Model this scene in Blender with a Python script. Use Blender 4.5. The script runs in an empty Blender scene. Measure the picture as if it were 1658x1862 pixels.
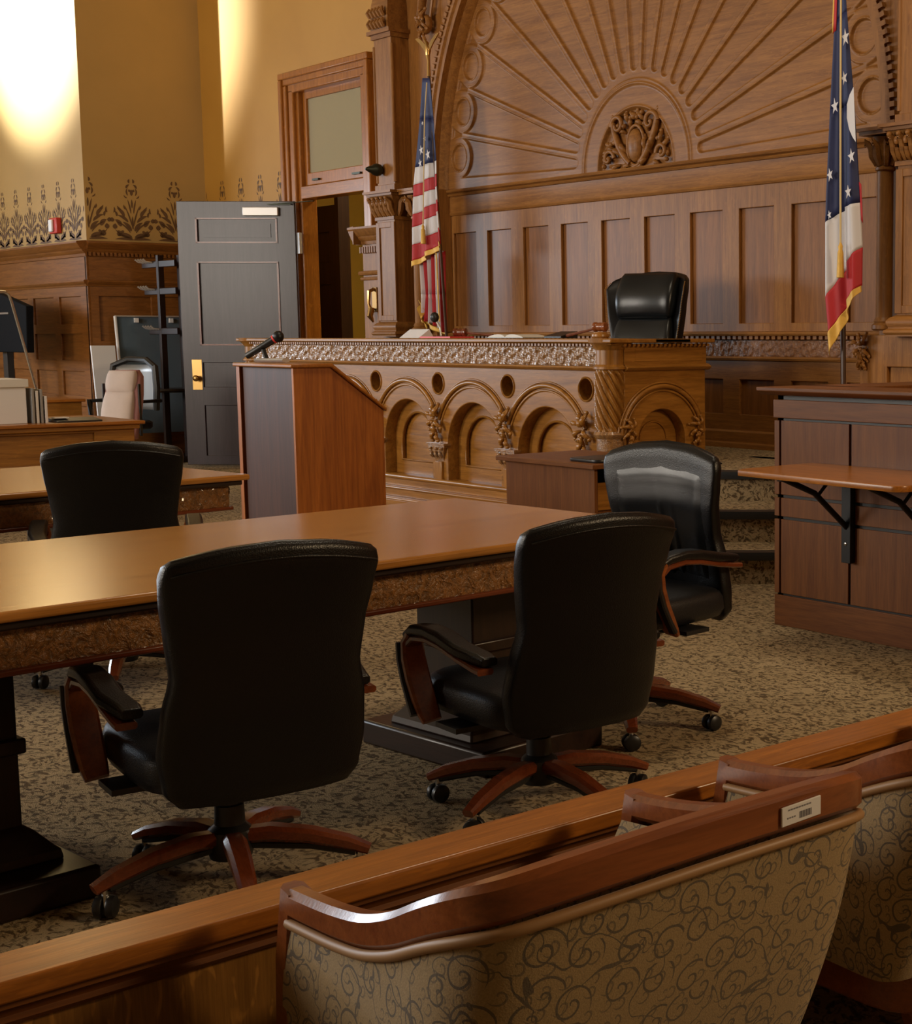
import bpy, math, random
import numpy as np
from math import sin, cos, pi, radians, hypot, atan2, sqrt
from mathutils import Vector, Matrix

S = bpy.context.scene
COL = S.collection

# ------------------------------------------------------------------ camera
H_EYE, FPX = 1.4, 2715.0
PITCH, YAW = math.atan((931 - 612) / FPX), radians(45.3)
cd = bpy.data.cameras.new('camera')
cd.sensor_fit = 'HORIZONTAL'
cd.sensor_width = 36.0
cd.lens = FPX / 1658 * 36.0
cd.shift_x = -(1396.5 - 829) / 1658
cd.clip_start = 0.05
cd.clip_end = 200
cam = bpy.data.objects.new('camera', cd)
COL.objects.link(cam)
cam.location = (0, 0, H_EYE)
cam.rotation_euler = (pi / 2 - PITCH, 0, YAW)
S.camera = cam

# ------------------------------------------------------------------ view, world, lights
S.view_settings.view_transform = 'Standard'
S.view_settings.look = 'None'
S.view_settings.gamma = 1
S.view_settings.exposure = 0.0
S.view_settings.use_curve_mapping = False
w = bpy.data.worlds.new('world')
S.world = w
w.use_nodes = True
w.node_tree.nodes['Background'].inputs[0].default_value = (0.9, 0.85, 0.8, 1)
w.node_tree.nodes['Background'].inputs[1].default_value = 0.03


def area(name, loc, target, sx, sy, watts, color):
    d = bpy.data.lights.new(name, 'AREA')
    d.shape = 'RECTANGLE'
    d.size, d.size_y = sx, sy
    d.energy = watts
    d.color = color
    o = bpy.data.objects.new(name, d)
    COL.objects.link(o)
    o.location = loc
    o.rotation_euler = (Vector(target) - Vector(loc)).to_track_quat('-Z', 'Z').to_euler()
    return o


COOL = (0.80, 0.90, 1.0)
# tall windows in the wall behind the camera (daylight)
NEUT = (1.0, 0.91, 0.79)
area('daylight_window', (-12.2, -5.85, 3.4), (-12.2, 0, 2.9), 1.7, 3.6, 520, NEUT)
area('daylight_window', (-8.3, -5.85, 3.4), (-8.3, 0, 2.9), 1.7, 3.6, 290, NEUT)
# tall windows in the left wall (daylight)
area('daylight_window', (-22.8, 0.2, 3.0), (0, 0.2, 2.4), 1.7, 3.8, 430, COOL)
area('daylight_window', (-22.8, -3.4, 3.0), (0, -3.4, 2.4), 1.7, 3.8, 430, COOL)
# weak warm light of the lamps on the right side of the room
area('warm_wall_lamp', (2.0, 5.6, 3.7), (-6, 4.6, 0.8), 1.2, 0.8, 190, (1.0, 0.72, 0.42))
# soft overhead fill added to brighten the table tops, no fixture modelled
area('overhead_fill', (-4.9, 4.4, 6.3), (-4.9, 4.4, 0), 1.6, 1.6, 95, (1.0, 0.84, 0.62))
# unseen fill added so the little hall behind the doorway isn't black
area('hall_fill', (-14.4, 9.8, 4.3), (-14.4, 9.9, 0), 0.5, 0.5, 70, (1.0, 0.8, 0.5))
# sun shining through the side window onto the pale wall
sp = bpy.data.lights.new('sunbeam', 'SPOT')
sp.energy = 52000
sp.color = (0.80, 0.90, 1.0)
sp.spot_size = radians(27)
sp.spot_blend = 1.0
sp.shadow_soft_size = 0.15
so = bpy.data.objects.new('sunbeam', sp)
COL.objects.link(so)
so.location = (-21.9, -1.5, 6.3)
so.rotation_euler = (Vector((-19.0, 6.5, 5.5)) - Vector(so.location)).to_track_quat('-Z', 'Z').to_euler()


# ------------------------------------------------------------------ mesh helpers
class MB:
    def __init__(s):
        s.v, s.f, s.m = [], [], None

    def add(s, vs, fs):
        b = len(s.v)
        if s.m is not None:
            vs = [tuple(s.m @ Vector(q)) for q in vs]
        s.v += [tuple(q) for q in vs]
        s.f += [tuple(i + b for i in q) for q in fs]
        return s

    def box(s, x0, x1, y0, y1, z0, z1):
        x0, x1 = min(x0, x1), max(x0, x1)
        y0, y1 = min(y0, y1), max(y0, y1)
        z0, z1 = min(z0, z1), max(z0, z1)
        v = [(x, y, z) for z in (z0, z1) for y in (y0, y1) for x in (x0, x1)]
        return s.add(v, [(0, 2, 3, 1), (4, 5, 7, 6), (0, 1, 5, 4), (2, 6, 7, 3), (0, 4, 6, 2), (1, 3, 7, 5)])

    def prism(s, pts, ext):
        """closed 3-D polygon pts extruded by the vector ext"""
        n = len(pts)
        e = Vector(ext)
        a = [Vector(q) for q in pts]
        nrm = Vector((0, 0, 0))
        for i in range(n):
            nrm += a[i].cross(a[(i + 1) % n])
        if nrm.dot(e) < 0:
            a.reverse()
        v = a + [q + e for q in a]
        f = [tuple(reversed(range(n))), tuple(range(n, 2 * n))]
        f += [(i, (i + 1) % n, n + (i + 1) % n, n + i) for i in range(n)]
        return s.add(v, f)

    def loft(s, loops, caps=True, closed=False):
        n = len(loops[0])
        v = [q for l in loops for q in l]
        f = []
        m = len(loops)
        for j in range(m if closed else m - 1):
            k = (j + 1) % m
            for i in range(n):
                i2 = (i + 1) % n
                f.append((j * n + i, j * n + i2, k * n + i2, k * n + i))
        if caps and not closed:
            f.append(tuple(reversed(range(n))))
            f.append(tuple(range((m - 1) * n, m * n)))
        return s.add(v, f)

    def tube(s, path, r, n=10, closed=False, sx=1.0, sy=1.0, up=None):
        P = [Vector(q) for q in path]
        m = len(P)
        R = r if hasattr(r, '__len__') else [r] * m
        loops = []
        u = None
        for i in range(m):
            if closed:
                t = (P[(i + 1) % m] - P[i - 1]).normalized()
            else:
                t = (P[min(i + 1, m - 1)] - P[max(i - 1, 0)]).normalized()
            if up is not None:
                u = Vector(up)
            elif u is None:
                u = Vector((0, 0, 1)) if abs(t.z) < 0.9 else Vector((1, 0, 0))
            u = (u - t * u.dot(t)).normalized()
            b = t.cross(u)
            loops.append([tuple(P[i] + b * (cos(2 * pi * k / n) * R[i] * sx) + u * (sin(2 * pi * k / n) * R[i] * sy)) for k in range(n)])
        return s.loft(loops, True, closed)

    def bar(s, path, wds, ths, up=(0, 0, 1)):
        """rectangular section swept along path; wds sideways, ths along up"""
        P = [Vector(q) for q in path]
        m = len(P)
        W = wds if hasattr(wds, '__len__') else [wds] * m
        T = ths if hasattr(ths, '__len__') else [ths] * m
        loops = []
        for i in range(m):
            t = (P[min(i + 1, m - 1)] - P[max(i - 1, 0)]).normalized()
            u = Vector(up)
            u = (u - t * u.dot(t)).normalized()
            b = t.cross(u)
            c = 0.25
            a, d = W[i] / 2, T[i] / 2
            k = min(a, d) * c * 2
            sec = [(-a + k, -d), (a - k, -d), (a, -d + k), (a, d - k), (a - k, d), (-a + k, d), (-a, d - k), (-a, -d + k)]
            loops.append([tuple(P[i] + b * x + u * y) for x, y in sec])
        return s.loft(loops)

    def lathe(s, prof, c=(0, 0, 0), n=24, ax='z'):
        loops = []
        for r, z in prof:
            l = []
            for k in range(n):
                a = 2 * pi * k / n
                p = (r * cos(a), r * sin(a), z)
                if ax == 'y':
                    p = (r * cos(a), z, -r * sin(a))
                if ax == 'x':
                    p = (z, r * cos(a), r * sin(a))
                l.append((p[0] + c[0], p[1] + c[1], p[2] + c[2]))
            loops.append(l)
        return s.loft(loops)

    def ell(s, c, r, n=10, m=7, rot=None):
        loops = []
        R = rot.to_matrix() if rot is not None else None
        for j in range(1, m):
            t = pi * j / m
            l = []
            for k in range(n):
                a = 2 * pi * k / n
                p = Vector((r[0] * sin(t) * cos(a), r[1] * sin(t) * sin(a), -r[2] * cos(t)))
                if R is not None:
                    p = R @ p
                l.append((p.x + c[0], p.y + c[1], p.z + c[2]))
            loops.append(l)
        return s.loft(loops)

    def grid(s, fn, nu, nv):
        v = [fn(i / nu, j / nv) for j in range(nv + 1) for i in range(nu + 1)]
        f = [(j * (nu + 1) + i, j * (nu + 1) + i + 1, (j + 1) * (nu + 1) + i + 1, (j + 1) * (nu + 1) + i) for j in range(nv) for i in range(nu)]
        return s.add(v, f)

    def build(s, name, mat, parent=None, sm=32, bev=0.0, local=False, uv=None, solid=0.0, sub=0, kind=None):
        me = bpy.data.meshes.new(name)
        v = s.v
        if parent is not None and not local:
            o = wloc(parent)
            v = [(q[0] - o.x, q[1] - o.y, q[2] - o.z) for q in v]
        me.from_pydata(v, [], s.f)
        return finish(me, name, mat, parent, sm, bev, solid, sub, kind)


def finish(me, name, mat, parent, sm=32, bev=0.0, solid=0.0, sub=0, kind=None):
    me.validate()
    if mat:
        me.materials.append(mat)
    if sm:
        me.polygons.foreach_set('use_smooth', [True] * len(me.polygons))
        me.set_sharp_from_angle(angle=radians(sm))
    me.update()
    ob = bpy.data.objects.new(name, me)
    COL.objects.link(ob)
    ob.parent = parent
    if solid:
        q = ob.modifiers.new('solid', 'SOLIDIFY')
        q.thickness = solid
        q.offset = 0
    if bev:
        q = ob.modifiers.new('bevel', 'BEVEL')
        q.width = bev
        q.segments = 2
        q.limit_method = 'ANGLE'
        q.angle_limit = radians(40)
    if sub:
        q = ob.modifiers.new('sub', 'SUBSURF')
        q.levels = q.render_levels = sub
    if kind:
        ob['kind'] = kind
    return ob


def wloc(o):
    p = Vector((0, 0, 0))
    while o is not None:
        p += o.location
        o = o.parent
    return p


def thing(name, label, cat, loc=(0, 0, 0), rz=0.0, group=None):
    o = bpy.data.objects.new(name, None)
    COL.objects.link(o)
    o.empty_display_size = 0.2
    o.location = loc
    o.rotation_euler = (0, 0, rz)
    tag(o, label, cat, group)
    return o


def tag(o, label, cat=None, group=None):
    o['label'] = label
    if cat:
        o['category'] = cat
    if group:
        o['group'] = group
    return o


def dup(o, label, loc, rz=None, group=None):
    r = o.copy()
    COL.objects.link(r)
    r.location = loc
    if rz is not None:
        r.rotation_euler = (0, 0, rz)
    r['label'] = label
    if group:
        r['group'] = group
    for ch in list(o.children):
        c = ch.copy()
        COL.objects.link(c)
        c.parent = r
        for g in list(ch.children):
            d = g.copy()
            COL.objects.link(d)
            d.parent = c
    return r


def plate_mesh(splines, depth, bevel=0.0, res=1):
    """2-D outline with holes (even-odd) -> solid of the given depth, bevelled rims; in local XY, z 0..depth"""
    cu = bpy.data.curves.new('tmp', 'CURVE')
    cu.dimensions = '2D'
    cu.fill_mode = 'BOTH'
    cu.extrude = max(depth / 2 - bevel, 0)
    cu.bevel_depth = bevel
    cu.bevel_resolution = res
    cu.offset = -bevel
    for pts in splines:
        sp_ = cu.splines.new('POLY')
        sp_.points.add(len(pts) - 1)
        for i, (x, y) in enumerate(pts):
            sp_.points[i].co = (x, y, 0, 1)
        sp_.use_cyclic_u = True
    ob = bpy.data.objects.new('tmp', cu)
    COL.objects.link(ob)
    dg = bpy.context.evaluated_depsgraph_get()
    me = bpy.data.meshes.new_from_object(ob.evaluated_get(dg))
    bpy.data.objects.remove(ob)
    bpy.data.curves.remove(cu)
    vs = [(q.co.x, q.co.y, q.co.z + depth / 2) for q in me.vertices]
    fs = [tuple(p.vertices) for p in me.polygons]
    bpy.data.meshes.remove(me)
    return vs, fs


def plate(mb, splines, plane, depth, bevel=0.0, res=1):
    """plane: ('y', y0) front face at y0 looking to -Y, outline in (x,z); ('x', x0) front face at x0 looking to +X, outline in (y,z)"""
    vs, fs = plate_mesh(splines, depth, bevel, res)
    a, c = plane
    if a == 'y':
        vs = [(x, c + depth - z, y) for x, y, z in vs]
    elif a == 'x':
        vs = [(c - depth + z, x, y) for x, y, z in vs]
    elif a == 'xb':      # front face looking to -X
        vs = [(c + depth - z, x, y) for x, y, z in vs]
        fs = [tuple(reversed(f)) for f in fs]
    elif a == 'z':
        vs = [(x, y, c - depth + z) for x, y, z in vs]
    mb.add(vs, fs)
    return mb


def rect(x0, x1, z0, z1):
    return [(x0, z0), (x1, z0), (x1, z1), (x0, z1)]


def circ(cx, cz, r, n=40):
    return [(cx + r * cos(2 * pi * k / n), cz + r * sin(2 * pi * k / n)) for k in range(n)]


def archhole(cx, cz, r, zb, n=28):
    return [(cx - r, zb), (cx + r, zb)] + [(cx + r * cos(pi * k / n), cz + r * sin(pi * k / n)) for k in range(n + 1)]


def rrect(cx, cy, a, b, r, n=5):
    out = []
    for sx, sy, a0 in ((1, 1, 0), (-1, 1, 90), (-1, -1, 180), (1, -1, 270)):
        for k in range(n + 1):
            t = radians(a0 + 90 * k / n)
            out.append((cx + sx * (a - r) + r * cos(t), cy + sy * (b - r) + r * sin(t)))
    return out


# ------------------------------------------------------------------ materials
def new_mat(name):
    m = bpy.data.materials.new(name)
    m.use_nodes = True
    return m, m.node_tree, m.node_tree.nodes['Principled BSDF']


def mathn(nt, op, a, b=None, c=None):
    n = nt.nodes.new('ShaderNodeMath')
    n.operation = op
    for i, q in enumerate((a, b, c)):
        if q is None:
            continue
        if isinstance(q, (int, float)):
            n.inputs[i].default_value = q
        else:
            nt.links.new(q, n.inputs[i])
    return n.outputs[0]


def ramp(nt, fac, stops, const=False):
    n = nt.nodes.new('ShaderNodeValToRGB')
    cr = n.color_ramp
    if const:
        cr.interpolation = 'CONSTANT'
    while len(cr.elements) < len(stops):
        cr.elements.new(0.5)
    for e, (p, c) in zip(cr.elements, stops):
        e.position = p
        e.color = (*c, 1)
    nt.links.new(fac, n.inputs[0])
    return n.outputs[0]


def noise(nt, vec, scale, detail=4, rough=0.5, dist=0.0):
    n = nt.nodes.new('ShaderNodeTexNoise')
    n.inputs['Scale'].default_value = scale
    n.inputs['Detail'].default_value = detail
    n.inputs['Roughness'].default_value = rough
    n.inputs['Distortion'].default_value = dist
    nt.links.new(vec, n.inputs['Vector'])
    return n.outputs['Fac']


def objco(nt, sc=(1, 1, 1), rot=(0, 0, 0)):
    t = nt.nodes.new('ShaderNodeTexCoord')
    m = nt.nodes.new('ShaderNodeMapping')
    m.inputs['Scale'].default_value = sc
    m.inputs['Rotation'].default_value = rot
    nt.links.new(t.outputs['Object'], m.inputs['Vector'])
    return m.outputs[0]


def bump(nt, bs, h, strength=0.3, dist=0.01):
    b = nt.nodes.new('ShaderNodeBump')
    b.inputs['Strength'].default_value = strength
    b.inputs['Distance'].default_value = dist
    nt.links.new(h, b.inputs['Height'])
    nt.links.new(b.outputs[0], bs.inputs['Normal'])


def mix(nt, fac, a, b, mode='MIX'):
    n = nt.nodes.new('ShaderNodeMix')
    n.data_type = 'RGBA'
    n.blend_type = mode
    for i, q in ((0, fac), (6, a), (7, b)):
        if isinstance(q, (int, float)):
            n.inputs[i].default_value = q
        elif isinstance(q, tuple):
            n.inputs[i].default_value = (*q, 1)
        else:
            nt.links.new(q, n.inputs[i])
    return n.outputs[2]


def wood(name, dark, light, axis='z', rough=0.34, coat=0.25, k=1.0, fleck=0.0, contrast=1.0):
    m, nt, bs = new_mat(name)
    along, across = 0.9 * k, 16 * k
    sc = {'x': (along, across, across), 'y': (across, along, across), 'z': (across, across, along)}[axis]
    v = objco(nt, sc)
    g = noise(nt, v, 1.6, 7, 0.62, 0.9)
    c0 = ramp(nt, g, [(0.5 - 0.2 / contrast, dark), (0.5 + 0.2 / contrast, light)])
    sc2 = tuple(q * 7 for q in sc)
    g2 = noise(nt, objco(nt, sc2), 1.4, 3, 0.6)
    c1 = mix(nt, 0.55, c0, ramp(nt, g2, [(0.3, (0.62, 0.6, 0.58)), (0.6, (1, 1, 1))]), 'MULTIPLY')
    g3 = noise(nt, objco(nt), 0.9, 2, 0.5)
    c2 = mix(nt, 0.6, c1, ramp(nt, g3, [(0.3, (0.78, 0.76, 0.74)), (0.7, (1.08, 1.06, 1.04))]), 'MULTIPLY')
    if fleck:
        fs = {'x': (9, 55, 55), 'y': (55, 9, 55), 'z': (30, 30, 9)}[axis]
        g4 = noise(nt, objco(nt, fs, (0.3, 0.25, 0.35)), 1.0, 2, 0.5, 1.5)
        c2 = mix(nt, mathn(nt, 'MULTIPLY', ramp(nt, g4, [(0.58, (0, 0, 0)), (0.66, (1, 1, 1))]), fleck), c2, tuple(min(1, q * 1.5) for q in light))
    nt.links.new(c2, bs.inputs['Base Color'])
    bs.inputs['Roughness'].default_value = rough
    bs.inputs['Coat Weight'].default_value = coat
    bs.inputs['Coat Roughness'].default_value = 0.22
    bs.inputs['Specular IOR Level'].default_value = 0.28 if rough > 0.4 else 0.42
    bump(nt, bs, g2, 0.12, 0.002)
    return m


def plain(name, col, rough=0.5, metal=0.0, coat=0.0, var=0.0, bmp=0.0, bscale=200):
    m, nt, bs = new_mat(name)
    if var:
        g = noise(nt, objco(nt), 6, 4, 0.6)
        c = ramp(nt, g, [(0.3, tuple(q * (1 - var) for q in col)), (0.7, tuple(min(1, q * (1 + var)) for q in col))])
        nt.links.new(c, bs.inputs['Base Color'])
    else:
        bs.inputs['Base Color'].default_value = (*col, 1)
    bs.inputs['Roughness'].default_value = rough
    bs.inputs['Metallic'].default_value = metal
    bs.inputs['Coat Weight'].default_value = coat
    if bmp:
        bump(nt, bs, noise(nt, objco(nt), bscale, 3), bmp, 0.002)
    return m


M = {}
OAKD, OAKL = (0.155, 0.062, 0.019), (0.30, 0.135, 0.042)
for a in 'xyz':
    M['bench_' + a] = wood('honey_oak_' + a, (0.22, 0.088, 0.012), (0.42, 0.185, 0.032), a, 0.33, 0.2, fleck=0.12)
    M['wall_' + a] = wood('panelling_oak_' + a, (0.205, 0.080, 0.017), (0.355, 0.155, 0.036), a, 0.47, 0.04, fleck=0.14)
    M['dark_' + a] = wood('dark_walnut_' + a, (0.012, 0.005, 0.003), (0.028, 0.011, 0.006), a, 0.38, 0.1)
    M['stand_' + a] = wood('brown_veneer_' + a, (0.125, 0.040, 0.009), (0.205, 0.074, 0.017), a, 0.45, 0.05)
    M['rail_' + a] = wood('orange_oak_' + a, (0.26, 0.085, 0.010), (0.46, 0.165, 0.022), a, 0.32, 0.25, k=1.3, fleck=0.2)
for a in 'xy':
    M['dado_' + a] = wood('dado_oak_' + a, (0.16, 0.055, 0.009), (0.28, 0.105, 0.019), a, 0.45, 0.05, k=1.2)
M['table_y'] = wood('table_oak', (0.36, 0.145, 0.025), (0.56, 0.255, 0.058), 'y', 0.22, 0.45, k=0.8)
M['panel_z'] = wood('fielded_panel_oak', (0.175, 0.066, 0.015), (0.305, 0.122, 0.030), 'z', 0.47, 0.04)
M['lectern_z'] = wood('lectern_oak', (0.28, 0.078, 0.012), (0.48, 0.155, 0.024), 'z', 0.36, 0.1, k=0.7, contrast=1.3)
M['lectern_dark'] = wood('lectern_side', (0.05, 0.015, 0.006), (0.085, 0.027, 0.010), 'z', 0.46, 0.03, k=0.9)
M['chairwood'] = wood('cherry_frame', (0.12, 0.026, 0.009), (0.20, 0.048, 0.015), 'y', 0.26, 0.5)
M['armwood'] = wood('mahogany_frame', (0.20, 0.050, 0.013), (0.33, 0.100, 0.026), 'y', 0.28, 0.45)
M['door_z'] = wood('door_oak', (0.020, 0.010, 0.014), (0.038, 0.021, 0.029), 'z', 0.34, 0.3)
M['door_dark'] = wood('inner_door_wood', (0.030, 0.012, 0.006), (0.060, 0.024, 0.010), 'z', 0.5, 0.1)
M['brass'] = plain('brass', (0.55, 0.34, 0.12), 0.28, 1.0)
M['matteblack'] = plain('matte_black', (0.006, 0.006, 0.007), 0.85)
M['matteblack'].node_tree.nodes['Principled BSDF'].inputs['Specular IOR Level'].default_value = 0.08
M['oldbrass'] = plain('aged_brass', (0.30, 0.17, 0.06), 0.42, 1.0)
M['chrome'] = plain('steel', (0.62, 0.62, 0.62), 0.25, 1.0)
M['pewter'] = plain('plate_metal', (0.58, 0.56, 0.55), 0.4, 0.6)
M['black'] = plain('black_plastic', (0.012, 0.012, 0.013), 0.38)
M['blacksteel'] = plain('black_steel', (0.008, 0.008, 0.009), 0.4, 0.3)
M['nosing'] = plain('rubber_nosing', (0.022, 0.024, 0.027), 0.35)
M['white'] = plain('white_card', (0.78, 0.78, 0.80), 0.5)
M['pagewhite'] = plain('paper', (0.72, 0.70, 0.66), 0.7)
M['red'] = plain('red_folder', (0.75, 0.06, 0.06), 0.45)
M['gold'] = plain('gold_fringe', (0.62, 0.36, 0.06), 0.5, 0.25, var=0.25, bmp=0.5, bscale=300)
M['cord'] = plain('gold_cord', (0.62, 0.47, 0.22), 0.6)
M['bronze'] = plain('dark_bronze', (0.045, 0.05, 0.035), 0.35, 0.7)
M['greenmetal'] = plain('grey_metal', (0.30, 0.30, 0.30), 0.4, 0.4)


def leather(name, col, rough, bmp=0.25, scale=260):
    m, nt, bs = new_mat(name)
    bs.inputs['Base Color'].default_value = (*col, 1)
    bs.inputs['Roughness'].default_value = rough
    bs.inputs['Specular IOR Level'].default_value = 0.38
    vo = nt.nodes.new('ShaderNodeTexVoronoi')
    vo.inputs['Scale'].default_value = scale
    nt.links.new(objco(nt), vo.inputs['Vector'])
    bump(nt, bs, vo.outputs['Distance'], bmp, 0.002)
    return m


M['leather'] = leather('black_leather', (0.0035, 0.0035, 0.0045), 0.36)
M['leather_gloss'] = leather('polished_black_leather', (0.008, 0.009, 0.010), 0.27, 0.12)
M['seatfab'] = leather('black_seat_leather', (0.012, 0.012, 0.014), 0.42)


def paint(name, col, col2):
    m, nt, bs = new_mat(name)
    g = noise(nt, objco(nt), 1.1, 3, 0.5)
    nt.links.new(ramp(nt, g, [(0.3, col), (0.7, col2)]), bs.inputs['Base Color'])
    bs.inputs['Roughness'].default_value = 0.62
    bump(nt, bs, noise(nt, objco(nt), 90, 3), 0.1, 0.003)
    return m


M['paint'] = paint('cream_yellow_paint', (0.38, 0.225, 0.062), (0.42, 0.25, 0.072))
M['paint_gold'] = paint('golden_paint', (0.42, 0.20, 0.022), (0.48, 0.24, 0.032))
M['paint_hall'] = paint('hall_mustard_paint', (0.42, 0.26, 0.02), (0.46, 0.29, 0.03))
M['paint_plain'] = paint('room_paint', (0.36, 0.26, 0.13), (0.39, 0.29, 0.15))
M['stencil'] = plain('stencil_brown', (0.11, 0.050, 0.014), 0.65)


def carpet(name, a, b, c, scale=1.0):
    m, nt, bs = new_mat(name)
    v = objco(nt, (1, 1, 1))
    # leafy flecks: warped, stretched noise in two directions
    wv = nt.nodes.new('ShaderNodeTexNoise')
    wv.inputs['Scale'].default_value = 4 * scale
    wv.inputs['Detail'].default_value = 2
    nt.links.new(v, wv.inputs['Vector'])
    va = nt.nodes.new('ShaderNodeVectorMath')
    va.operation = 'MULTIPLY_ADD'
    nt.links.new(wv.outputs['Color'], va.inputs[0])
    va.inputs[1].default_value = (0.10, 0.10, 0.10)
    nt.links.new(v, va.inputs[2])

    def streak(rot, sx, sy):
        mp = nt.nodes.new('ShaderNodeMapping')
        mp.inputs['Rotation'].default_value = (0, 0, rot)
        mp.inputs['Scale'].default_value = (sx * scale, sy * scale, 0.5 * (sx + sy) * scale)
        nt.links.new(va.outputs[0], mp.inputs['Vector'])
        return noise(nt, mp.outputs[0], 1.0, 2, 0.5, 0.6)
    s1 = ramp(nt, streak(0.6, 19, 36), [(0.52, (0, 0, 0)), (0.60, (1, 1, 1))])
    s2 = ramp(nt, streak(-0.9, 36, 20), [(0.54, (0, 0, 0)), (0.63, (1, 1, 1))])
    c1 = mix(nt, mathn(nt, 'MULTIPLY', s1, 0.85), a, b)
    c2 = mix(nt, mathn(nt, 'MULTIPLY', s2, 0.65), c1, c)
    big = noise(nt, v, 1.3, 2)
    c3 = mix(nt, 0.5, c2, ramp(nt, big, [(0.35, (0.75, 0.72, 0.66)), (0.65, (1.1, 1.08, 1.05))]), 'MULTIPLY')
    fine = noise(nt, v, 260, 2)
    c4 = mix(nt, 0.6, c3, ramp(nt, fine, [(0.3, (0.6, 0.6, 0.6)), (0.7, (1.15, 1.15, 1.15))]), 'MULTIPLY')
    nt.links.new(c4, bs.inputs['Base Color'])
    bs.inputs['Roughness'].default_value = 0.95
    bs.inputs['Specular IOR Level'].default_value = 0.1
    bump(nt, bs, fine, 0.5, 0.006)
    return m


M['carpet'] = carpet('leaf_carpet', (0.40, 0.305, 0.18), (0.07, 0.042, 0.022), (0.075, 0.06, 0.038), 1.7)


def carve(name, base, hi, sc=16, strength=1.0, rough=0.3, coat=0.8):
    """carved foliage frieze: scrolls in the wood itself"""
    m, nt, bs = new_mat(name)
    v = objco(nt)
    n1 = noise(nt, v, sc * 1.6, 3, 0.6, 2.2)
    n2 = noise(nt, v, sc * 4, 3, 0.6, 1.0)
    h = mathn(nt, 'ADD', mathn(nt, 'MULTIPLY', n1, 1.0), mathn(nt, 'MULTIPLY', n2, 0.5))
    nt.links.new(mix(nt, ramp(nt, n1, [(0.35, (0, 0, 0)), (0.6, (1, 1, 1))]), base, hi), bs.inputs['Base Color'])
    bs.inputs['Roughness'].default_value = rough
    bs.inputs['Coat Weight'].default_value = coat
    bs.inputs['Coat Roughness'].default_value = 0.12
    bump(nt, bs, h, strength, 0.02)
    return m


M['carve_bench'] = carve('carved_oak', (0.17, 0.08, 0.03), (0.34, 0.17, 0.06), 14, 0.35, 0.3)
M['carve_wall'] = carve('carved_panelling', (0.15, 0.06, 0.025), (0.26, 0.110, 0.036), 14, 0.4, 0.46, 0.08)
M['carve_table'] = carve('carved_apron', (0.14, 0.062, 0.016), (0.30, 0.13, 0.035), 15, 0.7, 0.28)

# ================================================================== SETTING
YB, YF = 7.875, 7.71            # judge wall: panelling plane, front plane of the great arch
CX, CZ = -9.46, 2.756           # centre of the sunburst
PZ = 0.55                       # height of the bench platform


def struct(mb, name, mat, parent=None, **k):
    o = mb.build(name, mat, parent, **k)
    if parent is None:
        o['kind'] = 'structure'
    return o


def mould_x(mb, x0, x1, yf, prof):
    """profile [(out, z)] swept along X on a wall facing -Y"""
    return mb.prism([(x0, yf - o, z) for o, z in prof], (x1 - x0, 0, 0))


def mould_y(mb, y0, y1, xf, prof):
    """profile [(out, z)] swept along Y on a wall facing +X"""
    return mb.prism([(xf + o, y0, z) for o, z in prof], (0, y1 - y0, 0))


struct(MB().box(-24, 6, -6.2, 11.6, -0.1, 0), 'floor', M['carpet'], sm=0)
struct(MB().box(-24, 6, -6.2, 11.6, 6.9, 7.0), 'ceiling', M['paint_plain'], sm=0)
struct(MB().box(-23.2, -23, -6.2, 6.6, 0, 6.9), 'wall_left', M['paint_plain'], sm=0)
struct(MB().box(-24, 6, -6.2, -6.0, 0, 6.9), 'wall_front', M['paint_plain'], sm=0)
struct(MB().box(5.8, 6, -6, 8.1, 0, 6.9), 'wall_right', M['paint_plain'], sm=0)
struct(MB().box(-24, -17.54, 6.55, 6.75, 0, 6.9), 'wall_alcove', M['paint'], sm=0)
struct(MB().prism([(-17.54, 6.55, 0), (-17.37, 7.875, 0), (-17.37, 8.1, 0), (-17.74, 8.1, 0), (-17.74, 6.75, 0), (-17.6, 6.75, 0)], (0, 0, 6.9)), 'wall_corner', M['paint'], sm=0)

# wall with the doorway
wd = plate(MB(), [[(-17.4, 0), (-15.12, 0), (-15.12, 4.0), (-13.68, 4.0), (-13.68, 0), (-12.8, 0), (-12.8, 6.9), (-17.4, 6.9)]], ('y', YB), 0.2)
struct(wd, 'wall_door', M['paint_gold'], sm=0)
# the little hall beyond the doorway
hall = MB().box(-18.2, -11.8, 11.2, 11.4, 0, 4.5).box(-18.4, -18.2, 8.1, 11.2, 0, 4.5).box(-11.8, -11.6, 8.1, 11.2, 0, 4.5).box(-18.4, -11.6, 8.1, 11.4, 4.4, 4.5)
hw = struct(hall, 'wall_hall', M['paint_hall'], sm=0)
struct(MB().box(-18.2, -11.8, 11.18, 11.21, 1.5, 1.80), 'wall_stripe', M['black'], hw, sm=0)

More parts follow.
